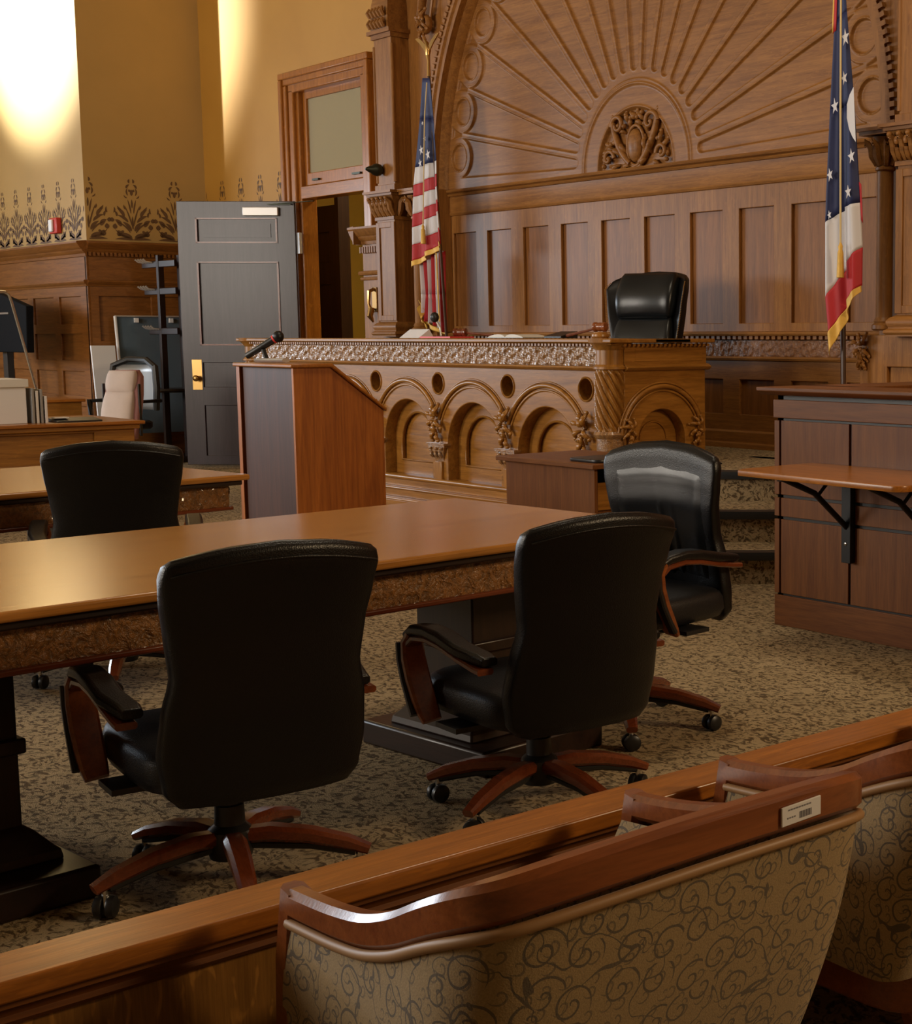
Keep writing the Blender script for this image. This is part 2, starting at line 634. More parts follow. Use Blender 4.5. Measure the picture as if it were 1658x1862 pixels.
# ---- panelled judge wall
core = MB().box(-12.85, -5.4, 7.905, 8.1, 0, 6.9).box(-5.5, 6, YB, 8.1, 0, 6.9)
wb = struct(core, 'wall_back', M['panel_z'], sm=0)
PXS = [-12.142 + 0.553 * k for k in range(10)]
struct(plate(MB(), [rect(-12.25, -6.68, 1.43, 2.53)] + [rect(x, x + 0.37, 1.5, 2.355) for x in PXS], ('y', YB), 0.03, 0.004), 'tall_panelling', M['wall_z'], wb, sm=30)
struct(plate(MB(), [rect(-12.25, -6.68, 0.55, 1.23)] + [rect(x, x + 0.37, 0.81, 1.075) for x in PXS], ('y', YB), 0.03, 0.004), 'low_panelling', M['wall_x'], wb, sm=30)
b = MB()
mould_x(b, -12.25, -6.68, YB, [(0, 2.515), (0.012, 2.52), (0.02, 2.535), (0.012, 2.55), (0.012, 2.69), (0, 2.70)])
struct(b, 'plain_frieze', M['wall_x'], wb, sm=30)
b = MB()
mould_x(b, -12.25, -6.68, YB, [(0, 2.69), (0.03, 2.692), (0.04, 2.705), (0.03, 2.716), (0.022, 2.72), (0.045, 2.728), (0.052, 2.74), (0.045, 2.752), (0, 2.756)])
struct(b, 'ledge_moulding', M['wall_x'], wb, sm=30)
b = MB()
mould_x(b, -12.25, -6.68, YB, [(0, 1.375), (0.02, 1.378), (0.02, 1.402), (0.055, 1.407), (0.062, 1.42), (0.055, 1.435), (0, 1.44)])
for k in range(92):
    x = -12.2 + 0.06 * k
    b.box(x, x + 0.034, YB - 0.04, YB - 0.015, 1.38, 1.403)
struct(b, 'chair_rail', M['wall_x'], wb, sm=30)


def scroll_h(s, z, p=0.22, hz=0.06):
    """height of a running foliage scroll; s along, z from the middle line"""
    k = np.floor(s / p)
    sg = np.where(k % 2 == 0, 1.0, -1.0)
    u = (s - (k + 0.5) * p) * sg
    v = z * sg + 0.008
    r = np.hypot(u, v)
    a = np.arctan2(v, u)
    sp1 = np.cos(a * 1 - r * 95)
    lv = np.cos(a * 5 + r * 60 * sg)
    h = 0.55 * np.clip(sp1, -0.3, 1) + 0.45 * np.clip(lv, -0.2, 1) * np.clip(r / 0.05, 0, 1)
    h += 0.3 * np.cos(s * 143 + z * 160) * np.cos(s * 71 - z * 210)
    edge = np.clip((hz - np.abs(z)) / 0.012, 0, 1)
    return h * edge


def hfield(mb, n1, n2, P, H):
    """P(i,j)->3-D arrays from grids u,v in 0..1; generic numpy grid"""
    u, v = np.meshgrid(np.linspace(0, 1, n1 + 1), np.linspace(0, 1, n2 + 1))
    x, y, z = P(u, v)
    vs = np.stack([x.ravel(), y.ravel(), z.ravel()], 1).tolist()
    w_ = n1 + 1
    fs = []
    for j in range(n2):
        o = j * w_
        fs += [(o + i, o + i + 1, o + w_ + i + 1, o + w_ + i) for i in range(n1)]
    return mb.add(vs, fs)


b = MB()
hfield(b, 800, 18, lambda u, v: (-12.25 + 5.57 * u, YB - 0.014 - 0.010 * scroll_h(5.57 * u, (v - 0.5) * 0.12), 1.25 + 0.12 * v), None)
struct(b, 'carved_frieze', M['carve_wall'], wb, sm=60)
b = MB()
mould_x(b, -12.25, -6.68, YB, [(0, 1.22), (0.03, 1.222), (0.038, 1.236), (0.03, 1.25), (0, 1.252)])
mould_x(b, -12.25, -6.68, YB, [(0, 0.69), (0.02, 0.688), (0.03, 0.675), (0.03, 0.60), (0.045, 0.59), (0.05, 0.575), (0.05, 0.55), (0, 0.55)])
struct(b, 'base_moulding', M['wall_x'], wb, sm=30)


# ---- sunburst relief
def sunburst_h(x, z):
    X, Z = x - CX, z - CZ
    r = np.hypot(X, Z)
    th = np.degrees(np.arctan2(Z, X))
    sm_ = lambda d, wd_: 1 / (1 + np.exp(-np.clip(d / wd_, -30, 30)))
    k = np.clip(np.round((th - 6.3) / 9.3), 0, 18)
    da = np.radians(th - (6.3 + 9.3 * k))
    s, t = r * np.cos(da), r * np.sin(da)
    wv_ = s * sin(radians(4.65)) - 0.026
    s0 = 0.80
    w0 = s0 * sin(radians(4.65)) - 0.026
    d = np.where(s < s0, np.hypot(t, s - s0) - w0, np.abs(t) - wv_)
    dc = np.hypot(s - 2.54, t)
    d = np.maximum(d, 0.185 - dc)
    d = np.maximum(d, s - 2.5)
    h = -0.020 * sm_(-d, 0.0022)
    h += 0.003 * np.exp(-((d - 0.008) / 0.005) ** 2)
    # rim circles
    h += 0.008 * np.exp(-((dc - 0.122) / 0.006) ** 2) - 0.020 * sm_(0.112 - dc, 0.0025)
    # little triangles between them
    k2 = np.clip(np.round((th - 10.95) / 9.3), 0, 17)
    db = np.radians(th - (10.95 + 9.3 * k2))
    tb = np.abs(r * np.sin(db))
    q = np.maximum(np.maximum(tb - 0.006 - 0.5 * np.clip(r - 2.53, 0, 1) ** 1.3, r - 2.675), 2.53 - r)
    h -= 0.022 * sm_(-q, 0.004)
    # inner rings
    h = np.where(r < 0.70, 0.0, h)
    h += 0.016 * np.exp(-((r - 0.655) / 0.013) ** 2) + 0.010 * np.exp(-((r - 0.685) / 0.008) ** 2)
    h += 0.010 * np.exp(-((r - 0.475) / 0.010) ** 2)
    h -= 0.033 * sm_(0.462 - r, 0.004)
    return h


b = MB()
NX, NZ = 1000, 366
hfield(b, NX, NZ, lambda u, v: (CX - 2.76 + 5.52 * u, YB - 0.02 - sunburst_h(CX - 2.76 + 5.52 * u, CZ - 0.01 + 2.02 * v), CZ - 0.01 + 2.02 * v), None)
hfield(b, 110, 30, lambda u, v: (CX - 2.76 + 5.52 * u, YB - 0.02 - sunburst_h(CX - 2.76 + 5.52 * u, CZ + 2.01 + 0.74 * v), CZ + 2.01 + 0.74 * v), None)
struct(b, 'sunburst_panel', M['wall_x'], wb, sm=70)

# front wall pierced by the arch
RA = 2.74
out = [(-12.95, 1.24), (CX - RA, 1.24)] + [(CX - RA * cos(pi * k / 90), CZ + RA * sin(pi * k / 90)) for k in range(91)] + [(CX + RA, 1.24), (-6.0, 1.24), (-6.0, 6.9), (-12.95, 6.9)]
struct(plate(MB(), [out], ('y', YF), 0.17), 'arch_surround', M['wall_z'], wb, sm=30)
# moulded arch and dentils
loops = []
for k in range(91):
    a = pi * k / 90
    l = []
    for r, y in [(2.70, 7.86), (2.715, 7.80), (2.745, 7.765), (2.745, 7.73), (2.78, 7.72), (2.80, 7.69), (2.835, 7.69), (2.84, 7.712), (2.84, 7.86)]:
        l.append((CX - r * cos(a), y, CZ + r * sin(a)))
    loops.append(l)
b = MB().loft(loops)
struct(b, 'arch_moulding', M['wall_x'], wb, sm=40)
b = MB()
for k in range(150):
    a = radians(1.0 + 178 * k / 149)
    b.m = Matrix.Translation((CX - 2.863 * cos(a), 7.70, CZ + 2.863 * sin(a))) @ Matrix.Rotation(a, 4, 'Y')
    b.box(-0.022, 0.022, -0.022, 0.012, -0.017, 0.017)
struct(b, 'dentil_band', M['wall_z'], wb, sm=0)
b = MB()
for sx in (-1, 1):
    x = CX + sx * 2.74
    b.box(min(x, x - sx * 0.03), max(x, x - sx * 0.03), 7.70, 7.875, 1.44, 2.76)
struct(b, 'arch_jamb', M['wall_z'], wb, bev=0.006)


# ---- carved leaf clusters, reused for capitals and crockets
def leaf_blob(mb, c, ln, wd, ang, tilt=0.35, th=0.4):
    """one curled leaf: tapered tube with ridged section, in the XZ plane, bulging to -Y"""
    path, rad = [], []
    for i in range(6):
        t = i / 5
        a = ang + 0.9 * t * (1 if ang > 0 else -1) * 0.6
        path.append((c[0] + cos(a) * ln * t, c[1] - tilt * ln * sin(pi * min(1, t * 1.1)), c[2] + sin(a) * ln * t))
        rad.append(wd * (0.35 + 1.0 * sin(pi * (0.15 + 0.75 * t))) * 0.6)
    mb.tube(path, rad, 6)
    mb.ell((path[-1][0], path[-1][1] - wd * 0.3, path[-1][2]), (wd * 0.75, wd * 0.7, wd * 0.75), 6, 5)


def crocket(mb, x, y, z, s=1.0, seed=0):
    rnd = random.Random(seed)
    for k, (dx, dz, l, a) in enumerate([(0, 0, .055, 1.57), (-.01, -.01, .07, 2.5), (.01, -.01, .07, .65), (-.01, -.04, .06, 3.3), (.01, -.04, .06, -.2), (0, -.06, .05, 4.1), (0, -.06, .05, -.95), (0, -.09, .06, -1.57), (-.01, -.12, .035, 3.7), (.01, -.12, .035, -.6)]):
        leaf_blob(mb, (x + dx * s, y, z + dz * s), l * s, 0.016 * s, a, 0.45)
    for k in range(7):
        mb.ell((x + rnd.uniform(-.03, .03) * s, y - 0.022 * s, z + rnd.uniform(-.1, .03) * s), (.011 * s,) * 3, 6, 5)
    mb.ell((x, y - 0.02 * s, z), (.02 * s, .02 * s, .022 * s), 8, 6)


def capital(mb, x0, x1, y0, z0, z1, depth, acw=0.05):
    """leafed bell between z0 and z1 with astragal below and abacus above"""
    cx = (x0 + x1) / 2
    h = z1 - z0
    mb.box(x0 - 0.015, x1 + 0.015, y0 - 0.015, y0 + depth, z0 - 0.03, z0)
    L = []
    for t, o in [(0, -0.005), (0.3, 0.0), (0.6, 0.012), (0.85, 0.035), (1, 0.05)]:
        z = z0 + h * t
        L.append([(x0 - o, y0 - o, z), (x1 + o, y0 - o, z), (x1 + o, y0 + depth, z), (x0 - o, y0 + depth, z)])
    mb.loft(L)
    mb.box(x0 - acw - 0.02, x1 + acw + 0.02, y0 - acw - 0.02, y0 + depth, z1, z1 + 0.022)
    mb.box(x0 - acw - 0.045, x1 + acw + 0.045, y0 - acw - 0.045, y0 + depth, z1 + 0.022, z1 + 0.045)
    n = max(2, round((x1 - x0) / 0.085))
    for k in range(n + 1):
        xx = x0 + (x1 - x0) * k / n
        mb.tube([(xx, y0 - 0.005, z0 + 0.01), (xx, y0 - 0.035, z0 + h * .35), (xx, y0 - 0.05, z0 + h * .7), (xx, y0 - 0.095, z0 + h * .86), (xx, y0 - 0.085, z0 + h * .70)], [.022, .03, .03, .02, .01], 6)
        mb.ell((xx, y0 - 0.085, z0 + h * .86), (.022, .022, .018), 7, 5)
        if k < n:
            xm = xx + (x1 - x0) / n / 2
            mb.tube([(xm, y0 - 0.005, z0 + 0.01), (xm, y0 - 0.03, z0 + h * .2), (xm, y0 - 0.055, z0 + h * .42), (xm, y0 - 0.03, z0 + h * .36)], [.02, .028, .018, .01], 6)
            mb.ell((xm, y0 - 0.06, z0 + h * .66), (.022, .02, .03), 7, 5)
    n = max(1, round(depth / 0.09))
    for k in range(n):
        yy = y0 + depth * (k + 0.5) / n
        mb.tube([(x1, yy, z0 + 0.01), (x1 + 0.035, yy, z0 + h * .35), (x1 + 0.05, yy, z0 + h * .7), (x1 + 0.095, yy, z0 + h * .86), (x1 + 0.08, yy, z0 + h * .72)], [.02, .03, .03, .02, .01], 6)


def pilaster(xa, xb, right=False):
    """square pier with moulded base, leafed capital, tall upper shaft and second capital"""
    b = MB()
    y0 = 7.50
    b.box(xa, xb, y0, YF, 1.52, 2.50)
    b.box(xa - 0.008, xa + 0.05, y0 - 0.012, y0, 1.55, 2.47).box(xb - 0.05, xb + 0.008, y0 - 0.012, y0, 1.55, 2.47)
    b.box(xa + 0.05, xb - 0.05, y0 - 0.012, y0, 1.55, 1.60).box(xa + 0.05, xb - 0.05, y0 - 0.012, y0, 2.42, 2.47)
    sh = b.build('pilaster', M['wall_z'], wb, bev=0.003)
    c = MB()
    L = []
    for o, z in [(0.0, 1.54), (0.035, 1.52), (0.05, 1.50), (0.05, 1.48), (0.04, 1.465), (0.04, 1.452), (0.06, 1.44), (0.065, 1.425), (0.05, 1.41), (0.05, 1.40)]:
        L.append([(xa - o, y0 - o, z), (xb + o, y0 - o, z), (xb + o, YF, z), (xa - o, YF, z)])
    c.loft(L)
    c.build('pilaster_base', M['wall_x'], sh, sm=40)
    c = MB()
    capital(c, xa, xb, y0, 2.52, 2.71, 0.2)
    c.build('leafed_capital', M['wall_x'], sh, sm=50)
    c = MB()
    x0, x1 = xa - 0.02, xb - 0.02
    c.box(x0, x1, y0 + 0.03, YF, 2.78, 4.16)
    c.tube([(x1, y0 + 0.035, 2.84), (x1, y0 + 0.035, 4.10)], 0.017, 10)
    c.tube([(x0, y0 + 0.035, 2.84), (x0, y0 + 0.035, 4.10)], 0.017, 10)
    c.box(x0 - 0.02, x1 + 0.02, y0 + 0.01, YF, 2.755, 2.82)
    c.build('upper_shaft', M['wall_z'], sh, bev=0.003)
    c = MB()
    c.box(x0 - 0.045, x1 + 0.045, y0 - 0.02, YF, 4.20, 4.235).box(x0 - 0.02, x1 + 0.02, y0 + 0.01, YF, 4.16, 4.20)
    L = []
    for t in range(8):
        z = 4.235 + 0.06 * t
        o = 0.02 * sin(t / 7 * pi) - 0.05 * t / 7
        L.append([(x0 - o, y0 - o, z), (x1 + o, y0 - o, z), (x1 + o, YF, z), (x0 - o, YF, z)])
    c.loft(L)
    for k in range(5):
        for j in range(2):
            xx = x0 + 0.04 + (x1 - x0 - 0.08) * k / 4
            c.tube([(xx, y0 - 0.02, 4.25 + j * .1), (xx, y0 - 0.045, 4.29 + j * .1), (xx, y0 - 0.03, 4.33 + j * .1)], [.02, .024, .01], 6)
    c.build('upper_capital', M['wall_x'], sh, sm=50)
    return sh


def colonnette(x, y, name='colonnette'):
    b = MB()
    b.lathe([(0.072, 1.44), (0.085, 1.45), (0.085, 1.475), (0.066, 1.49), (0.07, 1.50), (0.062, 1.52), (0.055, 1.53), (0.055, 2.48), (0.068, 2.49), (0.068, 2.505), (0.056, 2.515)], (x, y, 0), 20)
    sh = b.build(name, M['wall_z'], wb, sm=40)
    c = MB()
    c.lathe([(0.056, 2.515), (0.065, 2.58), (0.085, 2.66), (0.10, 2.70)], (x, y, 0), 16)
    for k in range(8):
        a = 2 * pi * k / 8
        dx, dy = cos(a), sin(a)
        c.tube([(x + .055 * dx, y + .055 * dy, 2.52), (x + .085 * dx, y + .085 * dy, 2.58), (x + .095 * dx, y + .095 * dy, 2.64), (x + .14 * dx, y + .14 * dy, 2.675), (x + .13 * dx, y + .13 * dy, 2.64)], [.02, .03, .028, .02, .012], 6)
    c.box(x - 0.125, x + 0.125, y - 0.125, y + 0.10, 2.71, 2.735).box(x - 0.14, x + 0.14, y - 0.14, y + 0.10, 2.735, 2.757)
    c.build('leafed_capital', M['wall_x'], sh, sm=50)
    return sh


pilaster(-12.86, -12.55)
colonnette(-12.33, 7.62)
colonnette(-6.60, 7.62)
pilaster(-6.39, -6.08)
# bracket scroll beside the upper left pilaster
b = MB()
pts = []
for k in range(40):
    t = k / 39
    if t < 0.6:
        q = t / 0.6
        pts.append((-12.08 - 0.17 * q, 7.64, 4.75 - 0.50 * q ** 1.2))
    else:
        q = (t - 0.6) / 0.4
        a = 0.3 + q * 6.5
        r = 0.10 * (1 - 0.75 * q)
        pts.append((-12.16 - r * cos(a) - 0.0, 7.64, 4.24 - r * sin(a)))
b.tube(pts, [0.030 - 0.012 * k / 39 for k in range(40)], 8, up=(0, 1, 0), sy=1.8)
b.tube([(q[0] + 0.14, q[1] + 0.02, q[2] + 0.0) for q in pts[:24]], 0.014, 6)
crocket(b, -12.16, 7.62, 4.28, 1.3, 5)
struct(b, 'bracket_scroll', M['wall_x'], wb, sm=50)
# plinth blocks under the piers, carved leaf on the right one
b = MB().box(-13.0, -12.22, 7.58, YB, PZ, 1.41)
struct(b, 'pier_plinth', M['wall_z'], wb, bev=0.004)
b = plate(MB(), [rect(-6.76, -5.9, PZ, 1.41), rect(-6.52, -6.1, 0.75, 1.20)], ('y', 7.56), 0.03, 0.005).box(-6.76, -5.9, 7.59, YB, PZ, 1.41)
struct(b, 'pier_plinth', M['wall_z'], wb, sm=30)
b = MB()
crocket(b, -6.73, 7.55, 1.36, 1.15, 8)
crocket(b, -6.72, 7.55, 1.29, 0.7, 9)
struct(b, 'carved_leaf', M['wall_x'], wb, sm=50)

# carved cartouche in the middle of the sunburst
b = MB()
yc = YB + 0.012
L = []
b.ell((CX, yc - 0.02, CZ + 0.17), (0.085, 0.055, 0.135), 20, 12)
b.tube([(CX + 0.105 * cos(a), yc - 0.02, CZ + 0.17 + 0.158 * sin(a)) for a in [2 * pi * k / 32 for k in range(32)]], 0.014, 8, closed=True)
b.tube([(CX + 0.135 * cos(a), yc - 0.01, CZ + 0.165 + 0.165 * sin(a)) for a in [pi + pi * k / 20 for k in range(21)]], 0.018, 8)
for s in (-1, 1):
    # two big rising scrolls either side
    p = [(CX + s * (0.06 + 0.22 * t + 0.03 * sin(pi * t)), yc - 0.03, CZ + 0.03 + 0.34 * t ** 1.2) for t in [k / 10 for k in range(11)]]
    b.tube(p, [0.030 - 0.010 * abs(k / 10 - .5) for k in range(11)], 8)
    p2 = []
    for k in range(26):
        a = k / 25 * 6.6
        r = 0.085 * (1 - 0.8 * k / 25)
        p2.append((CX + s * (0.205 + r * cos(a)), yc - 0.035 - 0.02 * k / 25, CZ + 0.34 + r * sin(a)))
    b.tube(p2, [0.022 - 0.010 * k / 25 for k in range(26)], 8)
    p3 = []
    for k in range(22):
        a = pi - k / 21 * 5.8
        r = 0.07 * (1 - 0.75 * k / 21)
        p3.append((CX + s * (0.33 + r * cos(a)), yc - 0.03 - 0.015 * k / 21, CZ + 0.09 + r * sin(a)))
    b.tube(p3, [0.020 - 0.008 * k / 21 for k in range(22)], 8)
    for (dx, dz, l, a) in [(.12, .12, .12, 1.2), (.17, .10, .14, .9), (.2, .2, .1, .5), (.3, .17, .09, 1.0), (.34, .14, .08, .3), (.1, .36, .09, 1.9), (.07, .33, .07, 2.2), (.14, .28, .07, .8), (.06, .02, .1, .2), (.22, .03, .09, -.1), (.38, .06, .05, 1.2), (.03, .40, .05, 1.2), (.26, .42, .05, .4)]:
        leaf_blob(b, (CX + s * dx, yc, CZ + dz), l, 0.026, a if s > 0 else pi - a, 0.4)
    for (dx, dz) in [(.04, .39), (.1, .42), (.2, .34), (.25, .28), (.33, .09), (.39, .03), (.13, .33), (.29, .2)]:
        b.ell((CX + s * dx, yc - 0.035, CZ + dz), (.02, .022, .02), 8, 6)
b.ell((CX, yc - 0.03, CZ + 0.40), (.035, .035, .03), 10, 7)
struct(b, 'carved_cartouche', M['wall_x'], wb, sm=60)

# ---- dado panelling (trim)
CORN = [(0, 2.30), (0.015, 2.30), (0.02, 2.33), (0.05, 2.36), (0.055, 2.375), (0.075, 2.39), (0.10, 2.43), (0.11, 2.445), (0.11, 2.465), (0, 2.475)]
MID = [(0, 1.965), (0.012, 1.967), (0.018, 1.985), (0.035, 2.0), (0.042, 2.02), (0.038, 2.035), (0, 2.04)]
BASE = [(0, 0), (0.04, 0), (0.04, 0.18), (0.025, 0.2), (0.015, 0.24), (0, 0.245)]
b = plate(MB(), [rect(-23, -17.51, 0, 2.3)] + [rect(-17.73 - 0.68 - 0.85 * k, -17.73 - 0.85 * k, z0, z1) for k in range(6) for z0, z1 in ((1.54, 1.855), (1.125, 1.43), (0.72, 1.0), (0.3, 0.6))], ('y', 6.52), 0.03, 0.006)
mould_x(b, -23, -17.47, 6.52, CORN)
mould_x(b, -23, -17.5, 6.52, MID)
mould_x(b, -23, -17.5, 6.52, BASE)
b.box(-23, -17.51, 6.545, 6.56, 0, 2.3)
struct(b, 'trim_1', M['dado_x'], sm=30)
b = plate(MB(), [rect(6.52, 7.88, 0, 2.3)] + [rect(y0, y1, z0, z1) for y0, y1 in ((6.64, 7.2), (7.32, 7.8)) for z0, z1 in ((1.35, 1.855), (0.72, 1.23), (0.3, 0.6))], ('x', 0.03), 0.03, 0.006)
mould_y(b, 6.52, 7.88, 0.03, CORN)
mould_y(b, 6.52, 7.88, 0.03, MID)
mould_y(b, 6.52, 7.88, 0.03, BASE)
for k in range(30):
    b.box(0.045, 0.07, 6.54 + 0.045 * k, 6.565 + 0.045 * k, 2.305, 2.345)
b.box(-0.01, 0.003, 6.52, 7.88, 0, 2.3)
b.v = [(x - 17.54 + (y - 6.55) * 0.128, y, z) for x, y, z in b.v]
struct(b, 'trim_2', M['dado_y'], sm=30)
b = plate(MB(), [rect(-17.4, -15.36, 0, 2.3)] + [rect(-17.2 + 0.62 * k, -16.72 + 0.62 * k, z0, z1) for k in range(3) for z0, z1 in ((1.35, 1.855), (0.72, 1.23), (0.3, 0.6))], ('y', YB - 0.03), 0.03, 0.006)
mould_x(b, -17.4, -15.36, YB - 0.03, CORN)
mould_x(b, -17.4, -15.36, YB - 0.03, MID)
mould_x(b, -17.4, -15.36, YB - 0.03, BASE)
b.box(-17.4, -15.36, YB - 0.006, YB + 0.01, 0, 2.3)
struct(b, 'trim_3', M['dado_x'], sm=30)
# dado return between the doorway and the left pier
b = MB().box(-13.46, -12.9, 7.68, YB, 0, 2.3)
mould_x(b, -13.56, -12.87, 7.68, CORN)
mould_y(b, 7.58, YB, -13.46, [(-o, z) for o, z in CORN])
mould_x(b, -13.5, -12.87, 7.68, [(0, 2.0), (0.03, 2.003), (0.04, 2.02), (0.03, 2.04), (0, 2.045)])
mould_x(b, -13.49, -12.87, 7.68, [(0, 1.95), (0.015, 1.953), (0.02, 1.965), (0.015, 1.98), (0, 1.985)])
for k in range(12):
    b.box(-13.44 + 0.045 * k, -13.415 + 0.045 * k, 7.63, 7.68, 2.215, 2.275)
b.box(-13.12, -12.93, 7.668, 7.68, 1.55, 1.92)
struct(b, 'trim_4', M['wall_z'], sm=30)


# ---- stencilled border above the dado
def stencil(mapf, s0, s1, name, parent):
    mb = MB()

    def leaf(s, z, ln, wd, a0, a1):
        n = 7
        L_, R_ = [], []
        x, y = s, z
        for i in range(n + 1):
            t = i / n
            a = a0 + (a1 - a0) * t
            w_ = 1.35 * wd * sin(pi * (0.06 + 0.94 * t)) ** 0.8 * (1 - 0.3 * t)
            L_.append((x - sin(a) * w_, y + cos(a) * w_))
            R_.append((x + sin(a) * w_, y - cos(a) * w_))
            x += cos(a) * ln / n
            y += sin(a) * ln / n
        pts = L_ + R_[::-1]
        if min(q[0] for q in pts) < s0 or max(q[0] for q in pts) > s1:
            return
        vs = [mapf(*q) for q in pts]
        m = len(L_)
        mb.add(vs, [(i, i + 1, 2 * m - 2 - i, 2 * m - 1 - i) for i in range(m - 1)])

    p = 0.47
    k = math.floor(s0 / p) - 1
    while k * p < s1 + p:
        c = k * p
        D = radians
        for s in (1, -1):
            def lf(dx, dz, ln, wd, a0, a1):
                leaf(c + s * dx, 2.50 + dz, ln, wd, D(a0) if s > 0 else pi - D(a0), D(a1) if s > 0 else pi - D(a1))
            lf(0.01, .02, .22, .010, 5, 60); lf(.02, .03, .16, .022, 25, -20); lf(.03, .08, .20, .008, 60, 10)
            lf(.02, .10, .14, .016, 70, 20); lf(.01, .16, .24, .006, 78, 66); lf(.05, .20, .14, .014, 55, 5)
            lf(.09, .26, .12, .016, 75, 20); lf(.13, .15, .10, .020, 80, 10); lf(.16, .04, .07, .024, 120, 40)
            lf(.19, .12, .06, .022, 80, 110); lf(.21, .20, .05, .020, 60, 100); lf(.17, .26, .07, .010, 100, 30)
            lf(.20, .30, .07, .008, 120, 60); lf(.015, .30, .16, .007, 84, 72); lf(.04, .50, .09, .007, 60, 130)
            lf(.055, .58, .06, .010, 100, 170); lf(.02, .64, .05, .009, 60, 150); lf(.05, .47, .05, .006, 20, 80)
            lf(.0, .0, .20, .013, 12, -14); lf(.10, .10, .05, .014, -30, -80); lf(.07, .34, .06, .007, 50, 100)
            lf(.12, .34, .06, .008, 20, 80); lf(.02, .54, .03, .012, 90, 40)
        leaf(c, 2.50 + .12, .15, .009, D(92), D(88))
        leaf(c, 2.50 + .36, .10, .008, D(90), D(90))
        leaf(c, 2.50 + .50, .07, .014, D(90), D(90))
        k += 1
    mb.build(name, M['stencil'], parent, sm=0)


W = bpy.data.objects
stencil(lambda s, z: (s, 6.547, z), -22.9, -17.56, 'stencil_border', W['wall_alcove'])
stencil(lambda s, z: (-17.54 + (s - 6.55) * 0.128 + 0.003, s, z), 6.56, 7.86, 'stencil_border', W['wall_corner'])
stencil(lambda s, z: (s, YB - 0.003, z), -17.36, -15.4, 'stencil_border', W['wall_door'])
stencil(lambda s, z: (s, YB - 0.003, z), -13.44, -12.9, 'stencil_border', W['wall_door'])

# ---- door casing, transom light and the open door
b = MB()
for o, y in ((0.0, 7.79), (0.06, 7.815)):
    x0, x1, zt = -15.33 + o, -13.47 - o, 4.18 - o
    b.box(x0, x0 + 0.07, y, YB, 0, zt - 0.07).box(x1 - 0.07, x1, y, YB, 0, zt - 0.07).box(x0, x1, y, YB, zt - 0.07, zt)
b.box(-15.2, -15.1, 7.84, 8.05, 0, 4.0).box(-13.7, -13.6, 7.84, 8.05, 0, 4.0).box(-15.2, -13.6, 7.84, 8.05, 3.97, 4.07)
b.box(-15.12, -15.05, 7.88, 8.06, 0, 3.99).box(-13.75, -13.68, 7.88, 8.06, 0, 3.99)
tr = struct(b, 'trim_5', M['rail_z'], bev=0.012)
wn = struct(plate(MB(), [rect(-15.05, -13.75, 3.0, 3.98), rect(-14.98, -13.83, 3.13, 3.90)], ('y', 7.93), 0.05, 0.008), 'window_1', M['rail_z'], sm=30)
struct(MB().box(-15.06, -13.74, 7.88, 8.05, 2.86, 2.99), 'transom_bar', M['rail_x'], wn, bev=0.006)
struct(MB().box(-14.85, -14.72, 7.90, 7.93, 3.04, 3.06).box(-14.02, -13.86, 7.90, 7.93, 3.04, 3.06), 'transom_latch', M['bronze'], wn, sm=0)
m, nt, bs = new_mat('hazy_transom_glass')
bs.inputs['Base Color'].default_value = (0.33, 0.29, 0.19, 1)
bs.inputs['Roughness'].default_value = 0.04
bs.inputs['Coat Weight'].default_value = 1.0
bs.inputs['Coat Roughness'].default_value = 0.02
M['tglass'] = m
struct(MB().box(-14.99, -13.82, 7.955, 7.965, 3.12, 3.91), 'window_pane', M['tglass'], wn, sm=0)

HX, HY, FX, FY = -15.05, 7.80, -15.92, 6.90
LW = hypot(HX - FX, HY - FY)
leaf_m = Matrix.Translation((HX, HY, 0)) @ Matrix.Rotation(atan2(FY - HY, FX - HX), 4, 'Z')


def leafbox(mb, a0, a1, z0, z1, t0, t1):
    """a along the leaf from the hinge, t out of the face seen from the room"""
    mb.m = leaf_m
    return mb.box(a0, a1, t0, t1, z0, z1)


vs, fs = plate_mesh([rect(0, LW, 0.02, 2.83)] + [rect(LW * 0.165, LW * 0.83, z0, z1) for z0, z1 in ((2.405, 2.64), (1.32, 2.18), (0.86, 1.12), (0.12, 0.66))], 0.05, 0.005)
b = MB()
b.m = leaf_m
b.add([(x, 0.025 - z, y) for x, y, z in vs], fs)
for z0, z1 in ((2.405, 2.64), (1.32, 2.18), (0.86, 1.12), (0.12, 0.66)):
    b.box(LW * 0.16, LW * 0.84, -0.012, 0.008, z0 - 0.01, z1 + 0.01)
b.box(LW * 0.21, LW * 0.785, -0.02, 0.016, 2.45, 2.595)
b.box(LW * 0.21, LW * 0.785, -0.02, 0.016, 0.90, 1.08)
dr = struct(b, 'door_1', M['door_z'], sm=30)
# which side faces the room?
side = 1 if (leaf_m.to_3x3() @ Vector((0, 1, 0))).dot(Vector((0.7, -0.7, 0))) > 0 else -1
b = MB()
for a0, a1, z0, z1 in ((LW * 0.15, LW * 0.165, 2.39, 2.655), (LW * 0.83, LW * 0.845, 2.39, 2.655), (LW * .15, LW * .165, 1.305, 2.195), (LW * .83, LW * .845, 1.305, 2.195)):
    leafbox(b, a0, a1, z0, z1, side * 0.024, side * 0.036)
for z in (2.39, 2.64, 1.305, 2.18):
    leafbox(b, LW * .15, LW * .845, z, z + 0.015, side * 0.024, side * 0.036)
struct(b, 'panel_moulding', M['chairwood'], dr, sm=0)
b = leafbox(MB(), LW * 0.84, LW * 0.925, 0.83, 1.155, side * 0.025, side * 0.03)
struct(b, 'knob_plate', M['brass'], dr, bev=0.002)
b = MB()
b.m = leaf_m
